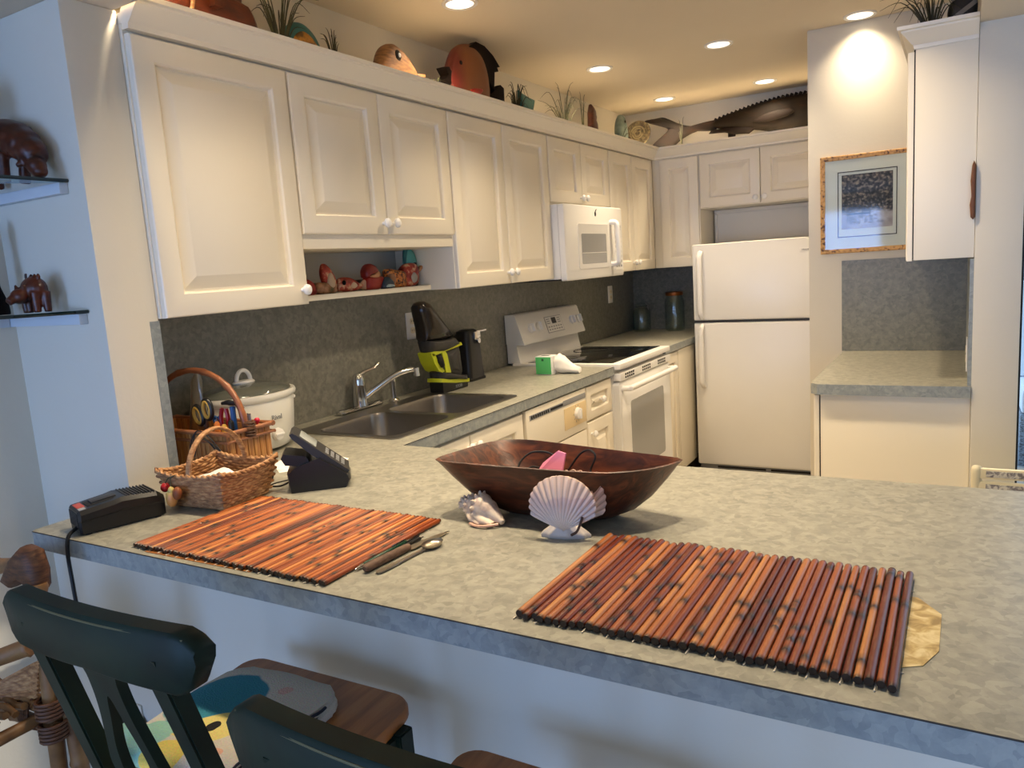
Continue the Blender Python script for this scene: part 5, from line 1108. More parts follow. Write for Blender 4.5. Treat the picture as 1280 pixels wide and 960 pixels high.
# on the right-hand cabinet
plant(-.10, 3.20, ZT+.0, 26, .22, .22, M['straw'], 'trailing air plant on the right-hand cabinet top', 11, .7, (-.07, .0))
t = thing('carved_fish', 'black and white striped carved fish on the right-hand cabinet top', 'carving', (-.0, 3.26, ZT))
def stripe_mat():
    m, nt, b = new_mat('black_white_stripe'); N = nt.nodes.new; L = nt.links.new
    tc = N('ShaderNodeTexCoord'); mp = N('ShaderNodeMapping'); mp.inputs['Rotation'].default_value = (0, .6, 0); L(tc.outputs['Object'], mp.inputs['Vector'])
    w = N('ShaderNodeTexWave'); w.bands_direction = 'Z'; w.inputs['Scale'].default_value = 5.5; w.inputs['Distortion'].default_value = 1.5; L(mp.outputs['Vector'], w.inputs['Vector'])
    r = N('ShaderNodeValToRGB'); r.color_ramp.interpolation = 'LINEAR'; el = r.color_ramp.elements; el[0].position = .78; el[0].color = lin('100c0a'); el[1].position = .86; el[1].color = lin('8a8276')
    L(w.outputs['Fac'], r.inputs['Fac']); L(r.outputs['Color'], b.inputs['Base Color']); b.inputs['Roughness'].default_value = .4; return m
mb = MB(); mb.pillow(cspline([(-.028, ZT+.03), (-.055, ZT+.085), (-.045, ZT+.14), (-.01, ZT+.19), (.024, ZT+.21), (.036, ZT+.15), (.034, ZT+.08), (.01, ZT+.03)], 4), xz(3.26), .022); obj('body', mb, stripe_mat(), t, 50)
mb = MB(); mb.box((-.01, 3.26, ZT+.015), (.05, .05, .03), .004); obj('stand', mb, M['ebony'], t)
mb = MB(); mb.pillow([(-.03, ZT+.05), (-.075, ZT+.02), (-.06, ZT+.005), (-.01, ZT+.03)], xz(3.26), .008); obj('fin', mb, M['ebony'], t, 40)
t = thing('hanging_carving', 'small brown carved ornament at the right edge of the end panel', 'carving', (.033, 3.045, 1.48))
mb = MB(); mb.pillow([(.027, 1.49), (.024, 1.53), (.028, 1.56), (.025, 1.61), (.029, 1.66), (.034, 1.675), (.040, 1.66), (.040, 1.49), (.034, 1.482)], xz(3.036), .010); obj('body', mb, plain('brown_carving', '6e4326', .6, var=.3, vscale=60), t, 40)
# outlet on the right wall, seen almost edge on
t = thing('power_outlet', 'white outlet cover seen edge-on on the right wall above the small counter', 'outlet', (XP0-.013, 3.22, 1.0))
mb = MB(); mb.b2((XP0-.0165, 3.18, .945), (XP0-.0122, 3.26, 1.065), .0015); p = obj('cover_plate', mb, M['whitebright'], t)
mb = MB(); mb.b2((XP0-.0185, 3.205, 1.01), (XP0-.016, 3.235, 1.035), .001); mb.b2((XP0-.0185, 3.205, .975), (XP0-.016, 3.235, 1.0), .001); obj('receptacle', mb, M['cream'], p)

# ------------------------------------------------------------------ painted figures on the open shelf
ZN = 1.3795; XN = -1.945
M['figred'] = ramp_mat('red_cream_paint', [(.40, '7d1f14'), (.55, 'b5402a'), (.66, 'd9b58a')], 38, (1, 1, 1), .4)
M['figbrown'] = ramp_mat('brown_green_paint', [(.38, '4b4a2a'), (.5, '8a5a34'), (.65, 'c0906a')], 30, (1, 1, 1), .45)
M['figspot'] = ramp_mat('spotted_paint', [(.42, '3a1d10'), (.5, 'c7722c'), (.7, 'd58f45')], 95, (1, 1, 1), .4)
Gf = 'painted figures on the open shelf'
def fig(name, label, y, parts, cat='figurine'):
    t = thing(name, label, cat, (XN, y, ZN), group=Gf)
    for nm, poly, th, mat, dx in parts:
        mb = MB(); mb.pillow(cspline([(y+a, ZN+b) for a, b in poly], 4), yz(XN+dx), th); obj(nm, mb, mat, t, 50)
    return t
fig('painted_bird', 'small dark red painted figure half hidden by the cabinet knob', 1.945, [('body', [(-.03, 0), (-.035, .03), (-.01, .055), (.02, .04), (.03, .015), (.025, 0)], .02, M['redc'], 0), ('tail', [(-.02, .03), (-.03, .065), (-.012, .075), (0, .045)], .008, M['figbrown'], 0)])
t = fig('painted_hen', 'green-brown painted hen figurine with raised pointed tail', 2.03, [('body', [(-.045, 0), (-.055, .02), (-.04, .04), (0, .04), (.035, .045), (.045, .02), (.04, 0)], .024, M['figbrown'], 0), ('tail', [(-.005, .02), (-.02, .07), (-.008, .105), (.02, .09), (.045, .05), (.045, .005), (.02, .0)], .016, M['figred'], .004), ('wing', [(-.005, .03), (.0, .065), (.02, .07), (.032, .03), (.015, .015)], .010, plain('pale_wing', 'bda58a', .5), .016)])
t = fig('painted_fish', 'long red and cream painted fish figurine lying low', 2.155, [('body', [(-.06, .005), (-.065, .03), (-.045, .052), (0, .05), (.04, .03), (.07, .018), (.04, .004), (0, 0)], .024, M['figred'], 0), ('tail_fin', [(.055, .02), (.085, .040), (.095, .02), (.09, .002), (.06, .008)], .008, plain('pale_fin', 'caa184', .5), 0), ('side_fin', [(-.02, .02), (.0, .035), (.02, .02), (0, .01)], .010, plain('pale_fin2', 'd3b292', .5), .018)])
fishbits(t, XN+.022, (2.155-.05, ZN+.034), M['ebony'])
fig('painted_figure', 'red painted figurine with domed red cap and pale face', 2.285, [('body', [(-.04, 0), (-.042, .03), (-.03, .05), (.02, .05), (.055, .045), (.05, .02), (.03, 0)], .026, M['redc'], 0), ('cap', [(-.045, .045), (-.045, .075), (-.02, .098), (.01, .09), (.025, .07), (.01, .06), (-.02, .055)], .024, plain('cap_red', '7d1c16', .4), 0), ('face', [(-.03, .05), (.0, .06), (.025, .068), (.035, .055), (.02, .042), (-.015, .04)], .020, plain('face_tan', 'c08a5e', .5), .004)])
fig('painted_bird', 'small dark blue-grey painted figure with pale stripe', 2.348, [('body', [(-.03, 0), (-.035, .02), (-.01, .045), (.02, .03), (.03, .01), (.025, 0)], .022, plain('navy_grey', '2b3a44', .4), .02), ('stripe', [(-.025, .004), (-.02, .016), (.012, .014), (.022, .005)], .012, plain('pale_stripe', '9fb0ad', .4), .034)])
t = fig('painted_fish', 'orange painted figurine with dark spots', 2.425, [('body', [(-.05, .02), (-.06, .06), (-.05, .075), (-.01, .07), (.05, .06), (.06, .03), (.05, 0), (-.02, 0)], .026, M['figspot'], 0), ('face', [(-.055, .03), (-.055, .055), (-.03, .055), (-.02, .03), (-.035, .01)], .018, plain('face_brown', '9a6a48', .5), .010)])
t = fig('painted_fish', 'red striped painted fish figurine with round pale belly', 2.515, [('body', [(-.045, .02), (-.05, .065), (-.02, .09), (.03, .092), (.05, .07), (.045, .02), (.02, 0), (-.03, 0)], .028, M['figred'], 0), ('belly', [(-.015, .02), (-.02, .04), (0, .058), (.022, .04), (.015, .02), (0, .012)], .014, plain('belly_grey', 'a8a090', .5), .020), ('beak', [(.045, .06), (.085, .085), (.09, .075), (.05, .05)], .010, plain('beak_tan', 'c58b5a', .5), .006)])
t = fig('painted_parrot', 'tall turquoise painted bird figurine on a dark stem', 2.555, [('base', [(-.02, 0), (-.02, .09), (.0, .11), (.028, .10), (.03, 0)], .022, M['black'], -.02), ('body', [(-.03, .08), (-.028, .13), (-.01, .155), (.015, .14), (.03, .11), (.028, .075), (0, .07)], .020, plain('turquoise', '5aa79b', .45), -.02), ('crest', [(-.034, .09), (-.034, .14), (-.012, .166), (.005, .156), (-.014, .15), (-.026, .12)], .010, M['tealc'], -.02)])

# ------------------------------------------------------------------ glass shelves on the left
M['shelfglass'] = glassy('shelf_glass', 'cfe0dc', .1)
def shelf(label, poly, z, cl):
    t = thing('glass_shelf', label, 'shelf', (-2.0, 1.05, z-.008), group='glass corner shelves on the left wall')
    mb = MB(); mb.loft([[(x, y, zz) for x, y in poly] for zz in (z-.008, z)]); s_ = obj('pane', mb, M['shelfglass'], t, 0)
    mb = MB(); n = len(poly)
    for i in range(n-1):
        (x0, y0), (x1, y1) = poly[i], poly[i+1]; mb.tube([(x0, y0, z-.004), (x1, y1, z-.004)], .0042, 4)
    obj('polished_edge', mb, M['glassgreen'], s_)
    mb = MB(); mb.b2((XDIN+.001, YW0-.022, z-.034), (cl, YW0-.001, z-.0085), .001); mb.b2((XDIN+.001, .70, z-.034), (XDIN+.02, YW0-.024, z-.0085), .001); obj('cleat', mb, plain('cleat_blue_white', 'c9d2da', .6), t)
shelf('upper glass shelf in the left corner carrying a red-brown animal', [(-1.842, YW0-.001), (-1.842, .93), (-1.90, .75), (XDIN+.002, .66)], 1.706, -1.846)
shelf('lower glass shelf in the left corner carrying a small carved animal', [(-1.838, YW0-.001), (-1.845, 1.07), (-1.95, .985), (XDIN+.002, .92)], 1.394, -1.846)
def carved(name, label, mb, mat, loc, voxel=.004):
    o = obj(name, mb, mat, smooth=0, at=loc)
    m = o.modifiers.new('remesh', 'REMESH'); m.mode = 'VOXEL'; m.voxel_size = voxel; m.use_smooth_shade = True
    s = o.modifiers.new('smooth', 'SMOOTH'); s.factor = .5; s.iterations = 5
    return tag(o, label, 'carving')
zz = 1.7062
mb = MB(); mb.tube(spline([(-2.13, .99+.062, zz+.11), (-2.03, .99+.062, zz+.118), (-1.95, .99+.062, zz+.100), (-1.90, .99+.062, zz+.072), (-1.868, .99+.062, zz+.045)], 5), [.034]*3+[.042]*5+[.044]*4+[.040]*3+[.034]*3+[.03, .027, .022], 14)
mb.ball((-1.872, 1.047, zz+.030), (.026, .022, .022)); mb.ball((-1.862, 1.047, zz+.016), (.020, .018, .016))
for x, dy in ((-2.10, -.02), (-2.10, .022), (-1.985, -.02), (-1.975, .022)): mb.tube([(x, 1.052+dy, zz+.10), (x+.004, 1.052+dy, zz+.05), (x-.004, 1.052+dy, zz+.002)], [.02, .013, .014], 10)
for s_ in (-1, 1): mb.tube([(-1.895, 1.047+s_*.016, zz+.04), (-1.90, 1.047+s_*.03, zz+.03)], [.010, .006], 8)
carved('carved_animal', 'red-brown carved wooden animal with arched back and lowered head, upper shelf', mb, M['mahog'], (-2.0, 1.052, zz))
mb = MB()
for a, b, r0, r1 in (((-2.08, .93, zz), (-2.09, .93, zz+.16), .012, .02), ((-1.955, .93, zz+.05), (-2.03, .93, zz+.17), .008, .022)): mb.cyl(a, b, r0, r1, 12)
mb.cyl((-1.955, .93, zz), (-1.957, .93, zz+.075), .009, .010, 10); mb.tube([(-2.03, .93, zz+.16), (-2.05, .93, zz+.19)], .022, 8); mb.tube([(-2.09, .93, zz+.15), (-2.07, .93, zz+.19)], .02, 8)
mb.ball((-2.05, .93, zz+.19), (.065, .035, .045)); mb.tube(spline([(-2.08, .93, zz+.2), (-2.10, .93, zz+.3), (-2.10, .93, zz+.38)], 4), .016, 10); mb.ball((-2.09, .93, zz+.385), (.035, .018, .018))
carved('carved_animal', 'tall dark long-legged wooden animal behind the red-brown one, upper shelf', mb, M['ebony'], (-2.05, .93, zz))
zz = 1.3942
ex, ey = -1.945, 1.035
mb = MB(); mb.ball((ex-.015, ey+.01, zz+.068), (.046, .032, .036)); mb.ball((ex-.022, ey-.03, zz+.050), (.026, .022, .022)); mb.tube([(ex-.022, ey-.045, zz+.045), (ex-.020, ey-.062, zz+.036)], [.014, .011], 10)
for dx, dy in ((-.05, .0), (-.02, -.006), (.012, -.004), (.022, .02)): mb.tube([(ex+dx, ey+dy, zz+.06), (ex+dx, ey+dy, zz+.002)], [.013, .010], 10)
for s_ in (-1, 1): mb.tube([(ex-.022+s_*.016, ey-.024, zz+.062), (ex-.024+s_*.022, ey-.024, zz+.084)], [.009, .003], 8)
mb.tube(spline([(ex-.055, ey+.02, zz+.08), (ex-.068, ey+.02, zz+.10), (ex-.066, ey+.02, zz+.115)], 3), .0045, 8)
for k in range(3): mb.ball((ex-.02+k*.018, ey+.01, zz+.102), (.007, .006, .010), 8)
carved('carved_animal', 'small red-brown carved animal with pointed ears, lower shelf', mb, M['mahog'], (ex, ey, zz), .003).scale = (.86, .86, .86)
mb = MB(); mb.lathe([(.03, 0), (.028, .03), (.016, .07), (.013, .15), (.02, .2), (.01, .23)], (-2.118, 1.03, zz), 18); mb.tube([(-2.105, 1.03, zz+.03), (-2.098, 1.03, zz+.1), (-2.115, 1.03, zz+.2)], .005, 8)
carved('carved_figure', 'slim black carved figure at the left edge of the lower shelf', mb, M['ebony'], (-2.118, 1.03, zz))
# charger plug in the wall below
t = thing('wall_plug', 'black three-lobed plug in the wall low behind the near green chair', 'plug', (-1.90, YW0, .285))
mb = MB(); 
for x, z, r in ((-1.922, .305, .026), (-1.885, .283, .036), (-1.905, .272, .028)): mb.lathe([(r, 0), (r, .024), (r*.8, .03)], (x, YW0-.006, z), 18, R=Matrix.Rotation(PI/2, 3, 'X'))
obj('plug_body', mb, M['blackmat'], t)
mb = MB(); mb.b2((-1.935, YW0-.006, .225), (-1.865, YW0-.0005, .34), .002); obj('cover_plate', mb, M['wall'], t)
# ------------------------------------------------------------------ green counter stools; local x across, y towards the counter
def leaf_hole_plate(outer, hole, fn, th):
    mb = MB(); bm = mb.bm; ed = []
    for lp in (outer, hole):
        vs = [bm.verts.new((x, z, 0)) for x, z in lp]; ed += [bm.edges.new((vs[i], vs[(i+1) % len(vs)])) for i in range(len(vs))]
    r = bmesh.ops.triangle_fill(bm, use_beauty=True, edges=ed); fs = [f for f in r['geom'] if isinstance(f, bmesh.types.BMFace)]
    e = bmesh.ops.extrude_face_region(bm, geom=fs); bmesh.ops.translate(bm, verts=[v for v in e['geom'] if isinstance(v, bmesh.types.BMVert)], vec=(0, 0, th))
    for v in bm.verts: v.co = fn(v.co.x, v.co.y, v.co.z)
    return mb
HS_ = .65; RAIL = 1.012
def rake(z): return .0 if z > RAIL else (.075*(RAIL-z)/(RAIL-HS_) if z > HS_ else .075)
def green_stool(label, loc, rz):
    t = thing('counter_stool', label, 'stool', loc, rz, 'dark green counter stools', True)
    # curved yoke rail
    mb = MB(); rings = []
    for i in range(33):
        u = -1+2*i/32; x = .213*u; top = RAIL-.004*u*u
        h = .077+.004*math.cos(u*PI*.5)+.010*abs(u)
        if abs(u) > .8: h *= math.sqrt(max(.02, 1-((abs(u)-.8)/.205)**2))*.9+.1; 
        if abs(u) > .86: top -= .018*((abs(u)-.86)/.14)**2
        yb = -.020*(1-u*u)
        d = .017
        pr = [(-d, top-.006), (-d+.005, top), (d-.005, top), (d, top-.006), (d-.002, top-h+.006), (d-.007, top-h), (-d+.007, top-h), (-d+.002, top-h+.006)]
        rings.append([(x, yb+a, z) for a, z in pr])
    mb.loft(rings); rl = obj('top_rail', mb, M['green'], t, 50)
    mb = MB(); mb.tube([(.196*(-1+2*i/28), -.020*(1-(-1+2*i/28)**2)-.0165, RAIL-.0065-.004*(-1+2*i/28)**2) for i in range(29)], .0016, 6); obj('worn_edge', mb, M['greenrub'], rl)
    for s_ in (-1, 1):
        mb = MB(); mb.loft([[(s_*x+a, y+b, z) for a, b in ((-w, -.014), (w, -.014), (w, .014), (-w, .014))] for x, y, z, w in ((.134, -.014, RAIL-.04, .019), (.136, -.006, RAIL-.08, .018), (.146, rake(HS_)*.9, HS_, .017), (.150, .078, HS_-.05, .018), (.165, .03, .0, .015))]); bmesh.ops.bevel(mb.bm, geom=mb.bm.edges[:], offset=.003, segments=2, affect='EDGES'); obj('rear_leg', mb, M['green'], t, 40)
        mb = MB(); mb.loft([[(s_*x+a, y+b, z) for a, b in ((-w, -w), (w, -w), (w, w), (-w, w))] for x, y, z, w in ((.170, .395, HS_-.02, .019), (.174, .40, .3, .017), (.180, .41, 0, .014))]); bmesh.ops.bevel(mb.bm, geom=mb.bm.edges[:], offset=.003, segments=2, affect='EDGES'); obj('front_leg', mb, M['green'], t, 40)
    out = []
    L_ = [(.062, RAIL-.055), (.058, RAIL-.078), (.036, RAIL-.098), (.033, RAIL-.13), (.038, RAIL-.17), (.052, RAIL-.225), (.062, RAIL-.27), (.052, RAIL-.315), (.046, HS_-.01)]
    L_ = [(p.x, p.y) for p in spline([(a, b, 0) for a, b in L_], 4)]
    out = [(x, z) for x, z in L_]+[(-x, z) for x, z in reversed(L_)]
    hole = cspline([(0, RAIL-.135), (.016, RAIL-.18), (.034, RAIL-.24), (.032, RAIL-.295), (0, RAIL-.322), (-.032, RAIL-.295), (-.034, RAIL-.24), (-.016, RAIL-.18)], 5)
    mb = leaf_hole_plate(out, hole, lambda x, z, w: Vector((x, -.026+rake(z)*.95+w-.006, z)), .015); obj('back_splat', mb, M['green'], t, 35)
    mb = MB(); bw, fw = .195, .215
    SH = -.055
    ol = [(-bw, .085), (bw, .085), (fw, .41)]+[(fw-.045+.045*math.cos(a), .418+.045*math.sin(a)) for a in [PI/2*i/6 for i in range(7)]]+[(-fw+.045+.045*math.cos(a), .418+.045*math.sin(a)) for a in [PI/2+PI/2*i/6 for i in range(7)]]+[(-fw, .40)]
    mb.loft([[(x*k+SH*(y-.085)/.4, .28+(y-.28)*k, z) for x, y in ol] for z, k in ((HS_-.026, .985), (HS_-.020, 1), (HS_-.006, 1), (HS_, .985))]); obj('seat', mb, M['seatwood'], t, 40)
    mb = MB()
    for a, b in (((-.165, .39, HS_-.06), (.165, .415, HS_-.027)), ((-.155, .07, HS_-.06), (.155, .092, HS_-.027))): mb.b2(a, b, .002)
    for s_ in (-1, 1): mb.loft([[(s_*x+dx, y, z) for dx in (-.01, .01) for z in ((HS_-.06, HS_-.027) if dx < 0 else (HS_-.027, HS_-.06))] for x, y in ((.155, .09), (.170, .40))])
    obj('apron', mb, M['green'], t, 30)
    mb = MB(); mb.cyl((-.176, .405, .22), (.176, .405, .22), .012, n=12); mb.cyl((-.16, .04, .30), (.16, .04, .30), .010, n=12)
    for s_ in (-1, 1): mb.cyl((s_*.162, .045, .26), (s_*.176, .404, .26), .010, n=12)
    obj('stretcher', mb, M['green'], t, 40)
    return t
green_stool('dark green counter stool with a folded bird towel on its wooden seat', (-1.012, .556, 0), math.radians(1))
green_stool('dark green counter stool at the bottom centre, only its back rail in view', (-.432, .482, 0), 0)

# towel on the near stool: cream terry with a printed sea bird
def towel_mat():
    m, nt, b = new_mat('bird_towel'); N = nt.nodes.new; L = nt.links.new
    tc = N('ShaderNodeTexCoord'); n = N('ShaderNodeTexNoise'); n.inputs['Scale'].default_value = 14; L(tc.outputs['Object'], n.inputs['Vector'])
    wp = N('ShaderNodeMix'); wp.data_type = 'VECTOR'; wp.inputs['Factor'].default_value = .04; L(tc.outputs['Object'], wp.inputs['A']); L(n.outputs['Color'], wp.inputs['B'])
    f = N('ShaderNodeTexNoise'); f.inputs['Scale'].default_value = 330; L(tc.outputs['Object'], f.inputs['Vector'])
    cur = None
    def blob(cx, cy, rx, ry, ang, col, prev):
        mp = N('ShaderNodeMapping'); mp.vector_type = 'TEXTURE'; mp.inputs['Location'].default_value = (cx+.02, cy+.02, 0); mp.inputs['Rotation'].default_value = (0, 0, ang); mp.inputs['Scale'].default_value = (rx, ry, 100)
        L(wp.outputs['Result'], mp.inputs['Vector']); g = N('ShaderNodeVectorMath'); g.operation = 'LENGTH'; L(mp.outputs['Vector'], g.inputs[0])
        mr = N('ShaderNodeMapRange'); mr.inputs['From Min'].default_value = 1.03; mr.inputs['From Max'].default_value = .97; L(g.outputs['Value'], mr.inputs['Value'])
        mx = N('ShaderNodeMix'); mx.data_type = 'RGBA'; mx.inputs['B'].default_value = lin(col); L(mr.outputs[0], mx.inputs['Factor'])
        if isinstance(prev, str): mx.inputs['A'].default_value = lin(prev)
        else: L(prev, mx.inputs['A'])
        return mx.outputs['Result']
    c = blob(-.07, .005, .085, .095, .2, '2f7f93', 'c9c2b4')
    c = blob(-.02, -.045, .075, .04, .7, 'd9c877', c); c = blob(-.028, -.045, .011, .011, 0, '14100e', c)
    c = blob(-.105, -.12, .06, .05, .3, '8fbfb0', c); c = blob(-.03, -.15, .05, .03, .6, 'e2c65e', c)
    c = blob(.02, .085, .014, .012, 0, 'cfa79b', c); c = blob(.06, -.115, .018, .015, 0, 'd8a58c', c); c = blob(.1, -.03, .015, .012, 0, 'd3ab9c', c)
    mx = N('ShaderNodeMix'); mx.data_type = 'RGBA'; mx.blend_type = 'MULTIPLY'; mx.inputs['Factor'].default_value = .6; L(c, mx.inputs['A']); L(f.outputs['Color'], mx.inputs['B'])
    g2 = N('ShaderNodeMix'); g2.data_type = 'RGBA'; g2.blend_type = 'ADD'; g2.inputs['Factor'].default_value = .25; L(mx.outputs['Result'], g2.inputs['A']); L(c, g2.inputs['B'])
    L(g2.outputs['Result'], b.inputs['Base Color']); b.inputs['Roughness'].default_value = .95
    bp = N('ShaderNodeBump'); bp.inputs['Strength'].default_value = .5; bp.inputs['Distance'].default_value = .003; L(f.outputs['Fac'], bp.inputs['Height']); L(bp.outputs['Normal'], b.inputs['Normal']); return m
M['towel'] = towel_mat(); M['hem'] = plain('dark_hem', '1b2130', .9); M['terry'] = plain('cream_terry', 'cfc8ba', .95, bump=.5, bscale=300)
TL = (-1.066, .808, HS_+.0005)
t = thing('folded_towel', 'folded cream towel with a teal and yellow bird on the stool seat', 'towel', TL, math.radians(3), local=True)
def tsheet(x0, x1, y0, y1, z, th, sl=0, cr=.02):
    P = []
    for i in range(15):
        a = i/14; row = []
        for j in range(15):
            b_ = j/14; x = x0+(x1-x0)*a; y = y0+(y1-y0)*b_
            if b_ > .85: x += (.5-a)*cr*((b_-.85)/.15)**2
            e = min(a, 1-a, b_, 1-b_); row.append(Vector((x+sl*b_, y, z-.006*max(0, 1-e*9)**2+.0025*math.sin(a*7+z*300)*math.cos(b_*6))))
        P.append(row)
    m = MB(); m.sheet(P, th); return m
obj('printed_layer', tsheet(-.16, .105, -.115, .142, .036, .010, .0, .07), M['towel'], t, 60)
for k in range(2): obj('folded_layer', tsheet(-.158+.004*k, .115-.006*k, -.11, .135-.004*k, .024-.0115*k, .0105, 0, .07), M['terry'], t, 60)
for k in range(3):
    mb = MB(); mb.tube([(.112-.004*k, -.045+.125*i/12, .029-.0115*k+.002*math.sin(i)) for i in range(13)], .0028, 6); obj('dark_hem', mb, M['hem'], t)
mb = MB(); rings = []
for i in range(17):
    a = i/16; x = -.15+.27*a; rings.append([(x, -.125+.034*math.cos(q)*(1+.05*math.sin(a*9)), .030+.028*math.sin(q)*(1+.05*math.cos(a*7))) for q in [2*PI*k/22 for k in range(22)]])
mb.loft(rings); obj('rolled_edge', mb, M['towel'], t, 60)
for r_ in (.031, .021, .012):
    mb = MB(); mb.tube([(.1205, -.125+r_*math.cos(q), .030+r_*.85*math.sin(q)) for q in [2*PI*k/22 for k in range(22)]], .0022, 6, closed=True); obj('dark_hem', mb, M['hem'], t)

# ------------------------------------------------------------------ rattan chair at the left edge
t = thing('rattan_chair', 'brown rattan pole chair with woven seat at the left edge', 'chair', (-1.80, .72, 0))
def pole(p0, p1, r): mb = MB(); cane(mb, p0, p1, r, 3); return mb
RX = -1.59; RY = .78
obj('leg', pole((RX-.03, RY-.04, 0), (RX-.012, RY-.012, .86), .017), M['rattan'], t, 60)
obj('leg', pole((RX+.012, RY+.01, 0), (RX+.004, RY+.0, .70), .017), M['rattan'], t, 60)
obj('leg', pole((RX-.47, RY-.02, 0), (RX-.46, RY-.02, .78), .017), M['rattan'], t, 60)
obj('leg', pole((RX-.05, RY-.46, 0), (RX-.05, RY-.44, .58), .017), M['rattan'], t, 60)
obj('leg', pole((RX-.46, RY-.46, 0), (RX-.46, RY-.44, .58), .017), M['rattan'], t, 60)
for z in (.595, .555): obj('seat_rail', pole((RX-.47, RY-.03, z-.02), (RX+.008, RY-.03, z), .014), M['rattan'], t, 60)
for xx in (RX-.04, RX-.46): obj('seat_rail', pole((xx, RY-.46, .57), (xx, RY, .57), .014), M['rattan'], t, 60)
obj('seat_rail', pole((RX-.46, RY-.45, .57), (RX-.04, RY-.45, .57), .014), M['rattan'], t, 60)
obj('arm_rail', pole((RX-.33, RY-.30, .635), (RX+.0, RY-.05, .745), .018), M['rattan'], t, 60)
obj('back_rail', pole((RX-.48, RY+.04, .80), (RX-.09, RY+.0, .885), .017), M['rattan'], t, 60)
mb = MB(); mb.pillow([(RX-.145, .845), (RX-.09, .905), (RX-.045, .935), (RX-.012, .930), (RX+.002, .885), (RX-.004, .845), (RX-.06, .862), (RX-.11, .835)], lambda u, v, w: Vector((u, RY-.005+w, v)), .026); obj('wrapped_back_end', mb, M['rattandark'], t, 50)
mb = MB()
for z0_ in (.535, .585):
    for k in range(5): mb.tube([(RX-.005+.024*math.cos(q), RY-.03+.026*math.sin(q), z0_+k*.008) for q in [2*PI*i/14 for i in range(14)]], .0035, 6, closed=True)
obj('leg_binding', mb, M['rattandark'], t, 60); mb = MB()
for k in range(6): mb.tube([(RX-.06-.008*k, RY-.03+.020*math.cos(q), .574+.036*math.sin(q)) for q in [2*PI*i/14 for i in range(14)]], .0034, 6, closed=True)
obj('rail_binding', mb, M['rattandark'], t, 60); mb = MB()
for k in range(6):
    c = Vector((RX-.14-.012*k, RY-.155-.009*k, .699-.004*k)); mb.tube([c+Vector((.012*math.cos(q)*.6, -.018*math.cos(q), .022*math.sin(q))) for q in [2*PI*i/14 for i in range(14)]], .0036, 6, closed=True)
obj('arm_binding', mb, M['rattandark'], t, 60)
mb = MB()
for i in range(24): mb.tube([(RX-.45+.40*k/12, RY-.44+.42*i/23, .602+.004*(1 if (i+k) % 2 else -1)) for k in range(13)], .008, 6)
obj('woven_seat', mb, M['rattan'], t, 60)
mb = MB()
for i in range(9): mb.tube(spline([(RX-.012-.004*i, RY-.03, .70-.010*i), (RX-.07, RY-.035, .672-.008*i), (RX-.13, RY-.06, .64-.004*i)], 4), .0048, 6)
obj('woven_arm_panel', mb, M['wicker'], t, 60)
mb = MB(); rings = []
for k, (z, r) in enumerate(((.612, .05), (.64, .085), (.69, .08), (.74, .055), (.765, .02))): rings.append([(RX-.26+r*(1+.18*math.sin(4*q+k))*math.cos(q), RY-.12+r*(1+.2*math.cos(5*q+2*k))*math.sin(q), z) for q in [2*PI*i/26 for i in range(26)]])
mb.loft(rings); tag(obj('plastic_bag', mb, M['bag'], smooth=60, at=(RX-.26, RY-.12, .612)), 'clear plastic bag lying on the rattan chair seat', 'bag')

# ------------------------------------------------------------------ cream chair behind the peninsula at the right
t = thing('painted_chair', 'cream painted chair with grey patterned back slats behind the counter at right', 'chair', (.25, 2.52, 0))
M['creampaint'] = plain('aged_cream_paint', 'e9e0c2', .45)
M['slatpat'] = ramp_mat('grey_ornament', [(.42, 'd8d4cc'), (.5, 'a9a5a4'), (.6, '77737a')], 55, (1, 1, 1), .5, dist=1.5)
for x in (.052, .455):
    mb = MB(); mb.tube(spline([(x, 2.60, 0), (x, 2.56, .42), (x, 2.52, .60), (x, 2.505, .745), (x, 2.508, .766)], 4), .014, 10); obj('rear_leg', mb, M['creampaint'], t, 60)
    mb = MB(); mb.tube([(x, 2.96, 0), (x, 2.95, .40)], .016, 10); obj('front_leg', mb, M['creampaint'], t, 60)
for a, b in ((.738, .768), (.690, .729)):
    mb = MB(); mb.b2((.054, 2.495, a), (.453, 2.512, b), .004); sl = obj('back_slat', mb, M['creampaint'], t)
    mb = MB(); mb.b2((.075, 2.4935, a+.006), (.43, 2.4955, b-.006), .0006); obj('patterned_inlay', mb, M['slatpat'], sl)
mb = MB(); mb.b2((.04, 2.56, .40), (.47, 2.97, .435), .01); obj('seat', mb, M['creampaint'], t)

# ------------------------------------------------------------------ recessed ceiling lights, each with its lamp
LAMP_W = 7.8
def can(x, y, label, k=1):
    t = thing('recessed_light', label, 'ceiling light', (x, y, ZKIT), group='recessed lights in the kitchen ceiling')
    mb = MB(); mb.lathe([(.070, 0), (.070, -.003), (.066, -.006), (.054, -.004), (.052, .0)], (x, y, ZKIT), 36, cap0=False, cap1=False); obj('trim_ring', mb, M['whitebright'], t, 40)
    mb = MB(); mb.lathe([(.053, -.0005), (.053, -.003), (.01, -.0035)], (x, y, ZKIT), 32); obj('lens', mb, M['lens'], t, 40)
    l = bpy.data.lights.new('lamp', 'AREA'); l.shape = 'DISK'; l.size = .10; l.energy = LAMP_W*k; l.color = (1, .80, .55); l.spread = math.radians(112)
    o = bpy.data.objects.new('can_lamp', l); COL.objects.link(o); o.location = (x, y, ZKIT-.006)
words = {(0, 0): None, (0, 1): 'recessed ceiling light at the top edge above the carved fish', (0, 2): 'recessed ceiling light above the olive air plant', (0, 3): 'recessed ceiling light nearest the far left corner',
         (1, 2): 'recessed ceiling light in the middle of the ceiling, second row', (1, 3): 'recessed ceiling light above the long carved fish', (2, 2): 'recessed ceiling light in front of the framed print'}
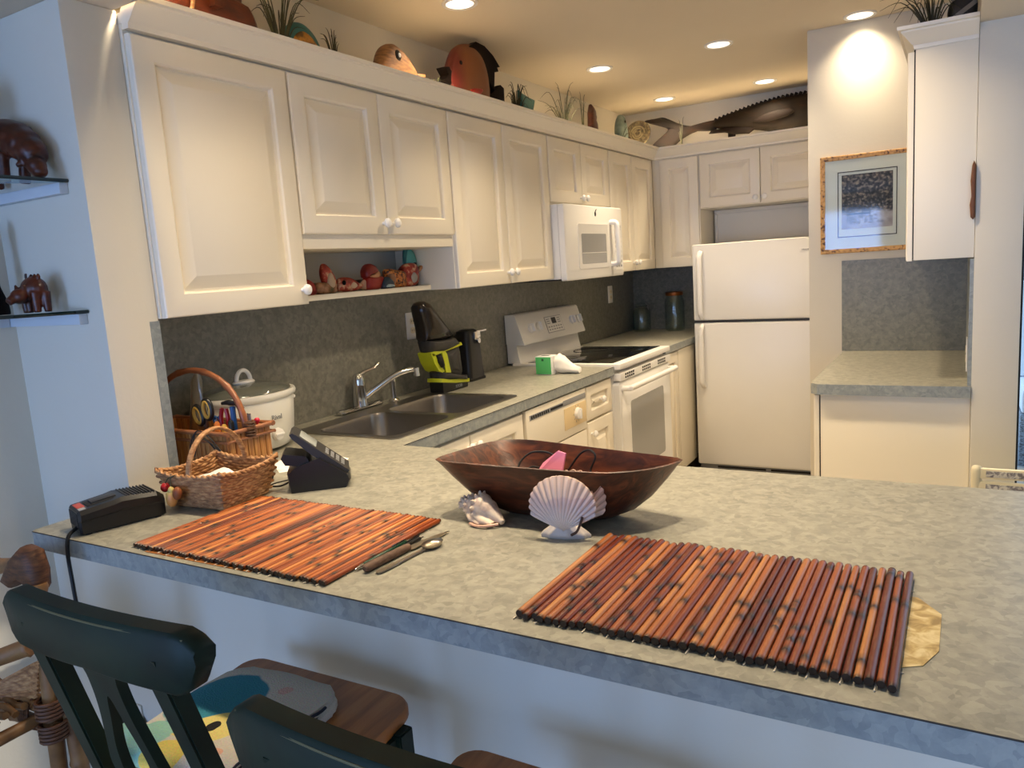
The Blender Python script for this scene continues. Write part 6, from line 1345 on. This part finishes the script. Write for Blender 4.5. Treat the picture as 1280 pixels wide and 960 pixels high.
xs = (-1.67, -1.04, -.407); ys = (1.375, 2.62, 3.95, 4.99)
for i, x in enumerate(xs):
    for j, y in enumerate(ys):
        if (i, j) == (2, 3): continue
        can(x, y, words.get((i, j)) or 'recessed ceiling light out of view above the %s' % {(0, 0): 'near end cabinet', (1, 0): 'wooden bowl', (2, 0): 'right placemat', (1, 1): 'kitchen floor', (2, 1): 'end of the right wall'}[(i, j)], .27 if (i, j) == (2, 2) else .8 if i == 0 else 1)

# ------------------------------------------------------------------ daylight: lamps behind the unseen rear openings, the patio and the sky
W = bpy.data.worlds.new('sky'); S.world = W; W.use_nodes = True
nt = W.node_tree; bg = nt.nodes['Background']; bg.inputs['Color'].default_value = (.62, .78, 1, 1); bg.inputs['Strength'].default_value = 2.2
def area(name, loc, rot, sx, sy, e, col, spread=180):
    l = bpy.data.lights.new(name, 'AREA'); l.shape = 'RECTANGLE'; l.size = sx; l.size_y = sy; l.energy = e; l.color = col; l.spread = math.radians(spread)
    o = bpy.data.objects.new(name, l); COL.objects.link(o); o.location = loc; o.rotation_euler = rot; return o
area('window_daylight', ((WX0+WX1)/2, YREAR-.15, WZ1/2+.05), (PI/2, 0, 0), WX1-WX0-.1, WZ1-.1, 42, (.19, .42, 1.0))
area('window_daylight', (-1.5, YREAR-.15, 1.12), (PI/2, 0, 0), 1.15, 1.5, 56, (.19, .42, 1.0))
sun = bpy.data.lights.new('sun', 'SUN'); sun.energy = 4; sun.angle = .009; sun.color = (1, .93, .82)
so = bpy.data.objects.new('sun', sun); COL.objects.link(so)
SUNDIR = Vector((-.30, 1, -.312)); so.rotation_euler = SUNDIR.to_track_quat('-Z', 'Y').to_euler()

# ------------------------------------------------------------------ camera and colour
cam = bpy.data.cameras.new('camera'); co = bpy.data.objects.new('camera', cam); COL.objects.link(co)
cam.sensor_width = 36; cam.lens = 954.24/1280*36; cam.clip_start = .02
r = Vector((.86350812, .49988223, -.0668691)); d = Vector((.01835179, -.16364486, -.9863486)); f = Vector((-.50400093, .85049286, -.1504824))
m = Matrix((r, -d, -f)).transposed().to_4x4(); m.translation = (0, 0, 1.4268); co.matrix_world = m
S.camera = co
S.view_settings.view_transform = 'Standard'; S.view_settings.look = 'None'; S.view_settings.gamma = 1; S.view_settings.use_curve_mapping = False
S.view_settings.exposure = 0.0
S.cycles.use_denoising = True
S.cycles.max_bounces = 8; S.cycles.sample_clamp_indirect = 6; S.cycles.transparent_max_bounces = 12
for o in S.objects:
    if '_loc' in o: del o['_loc']
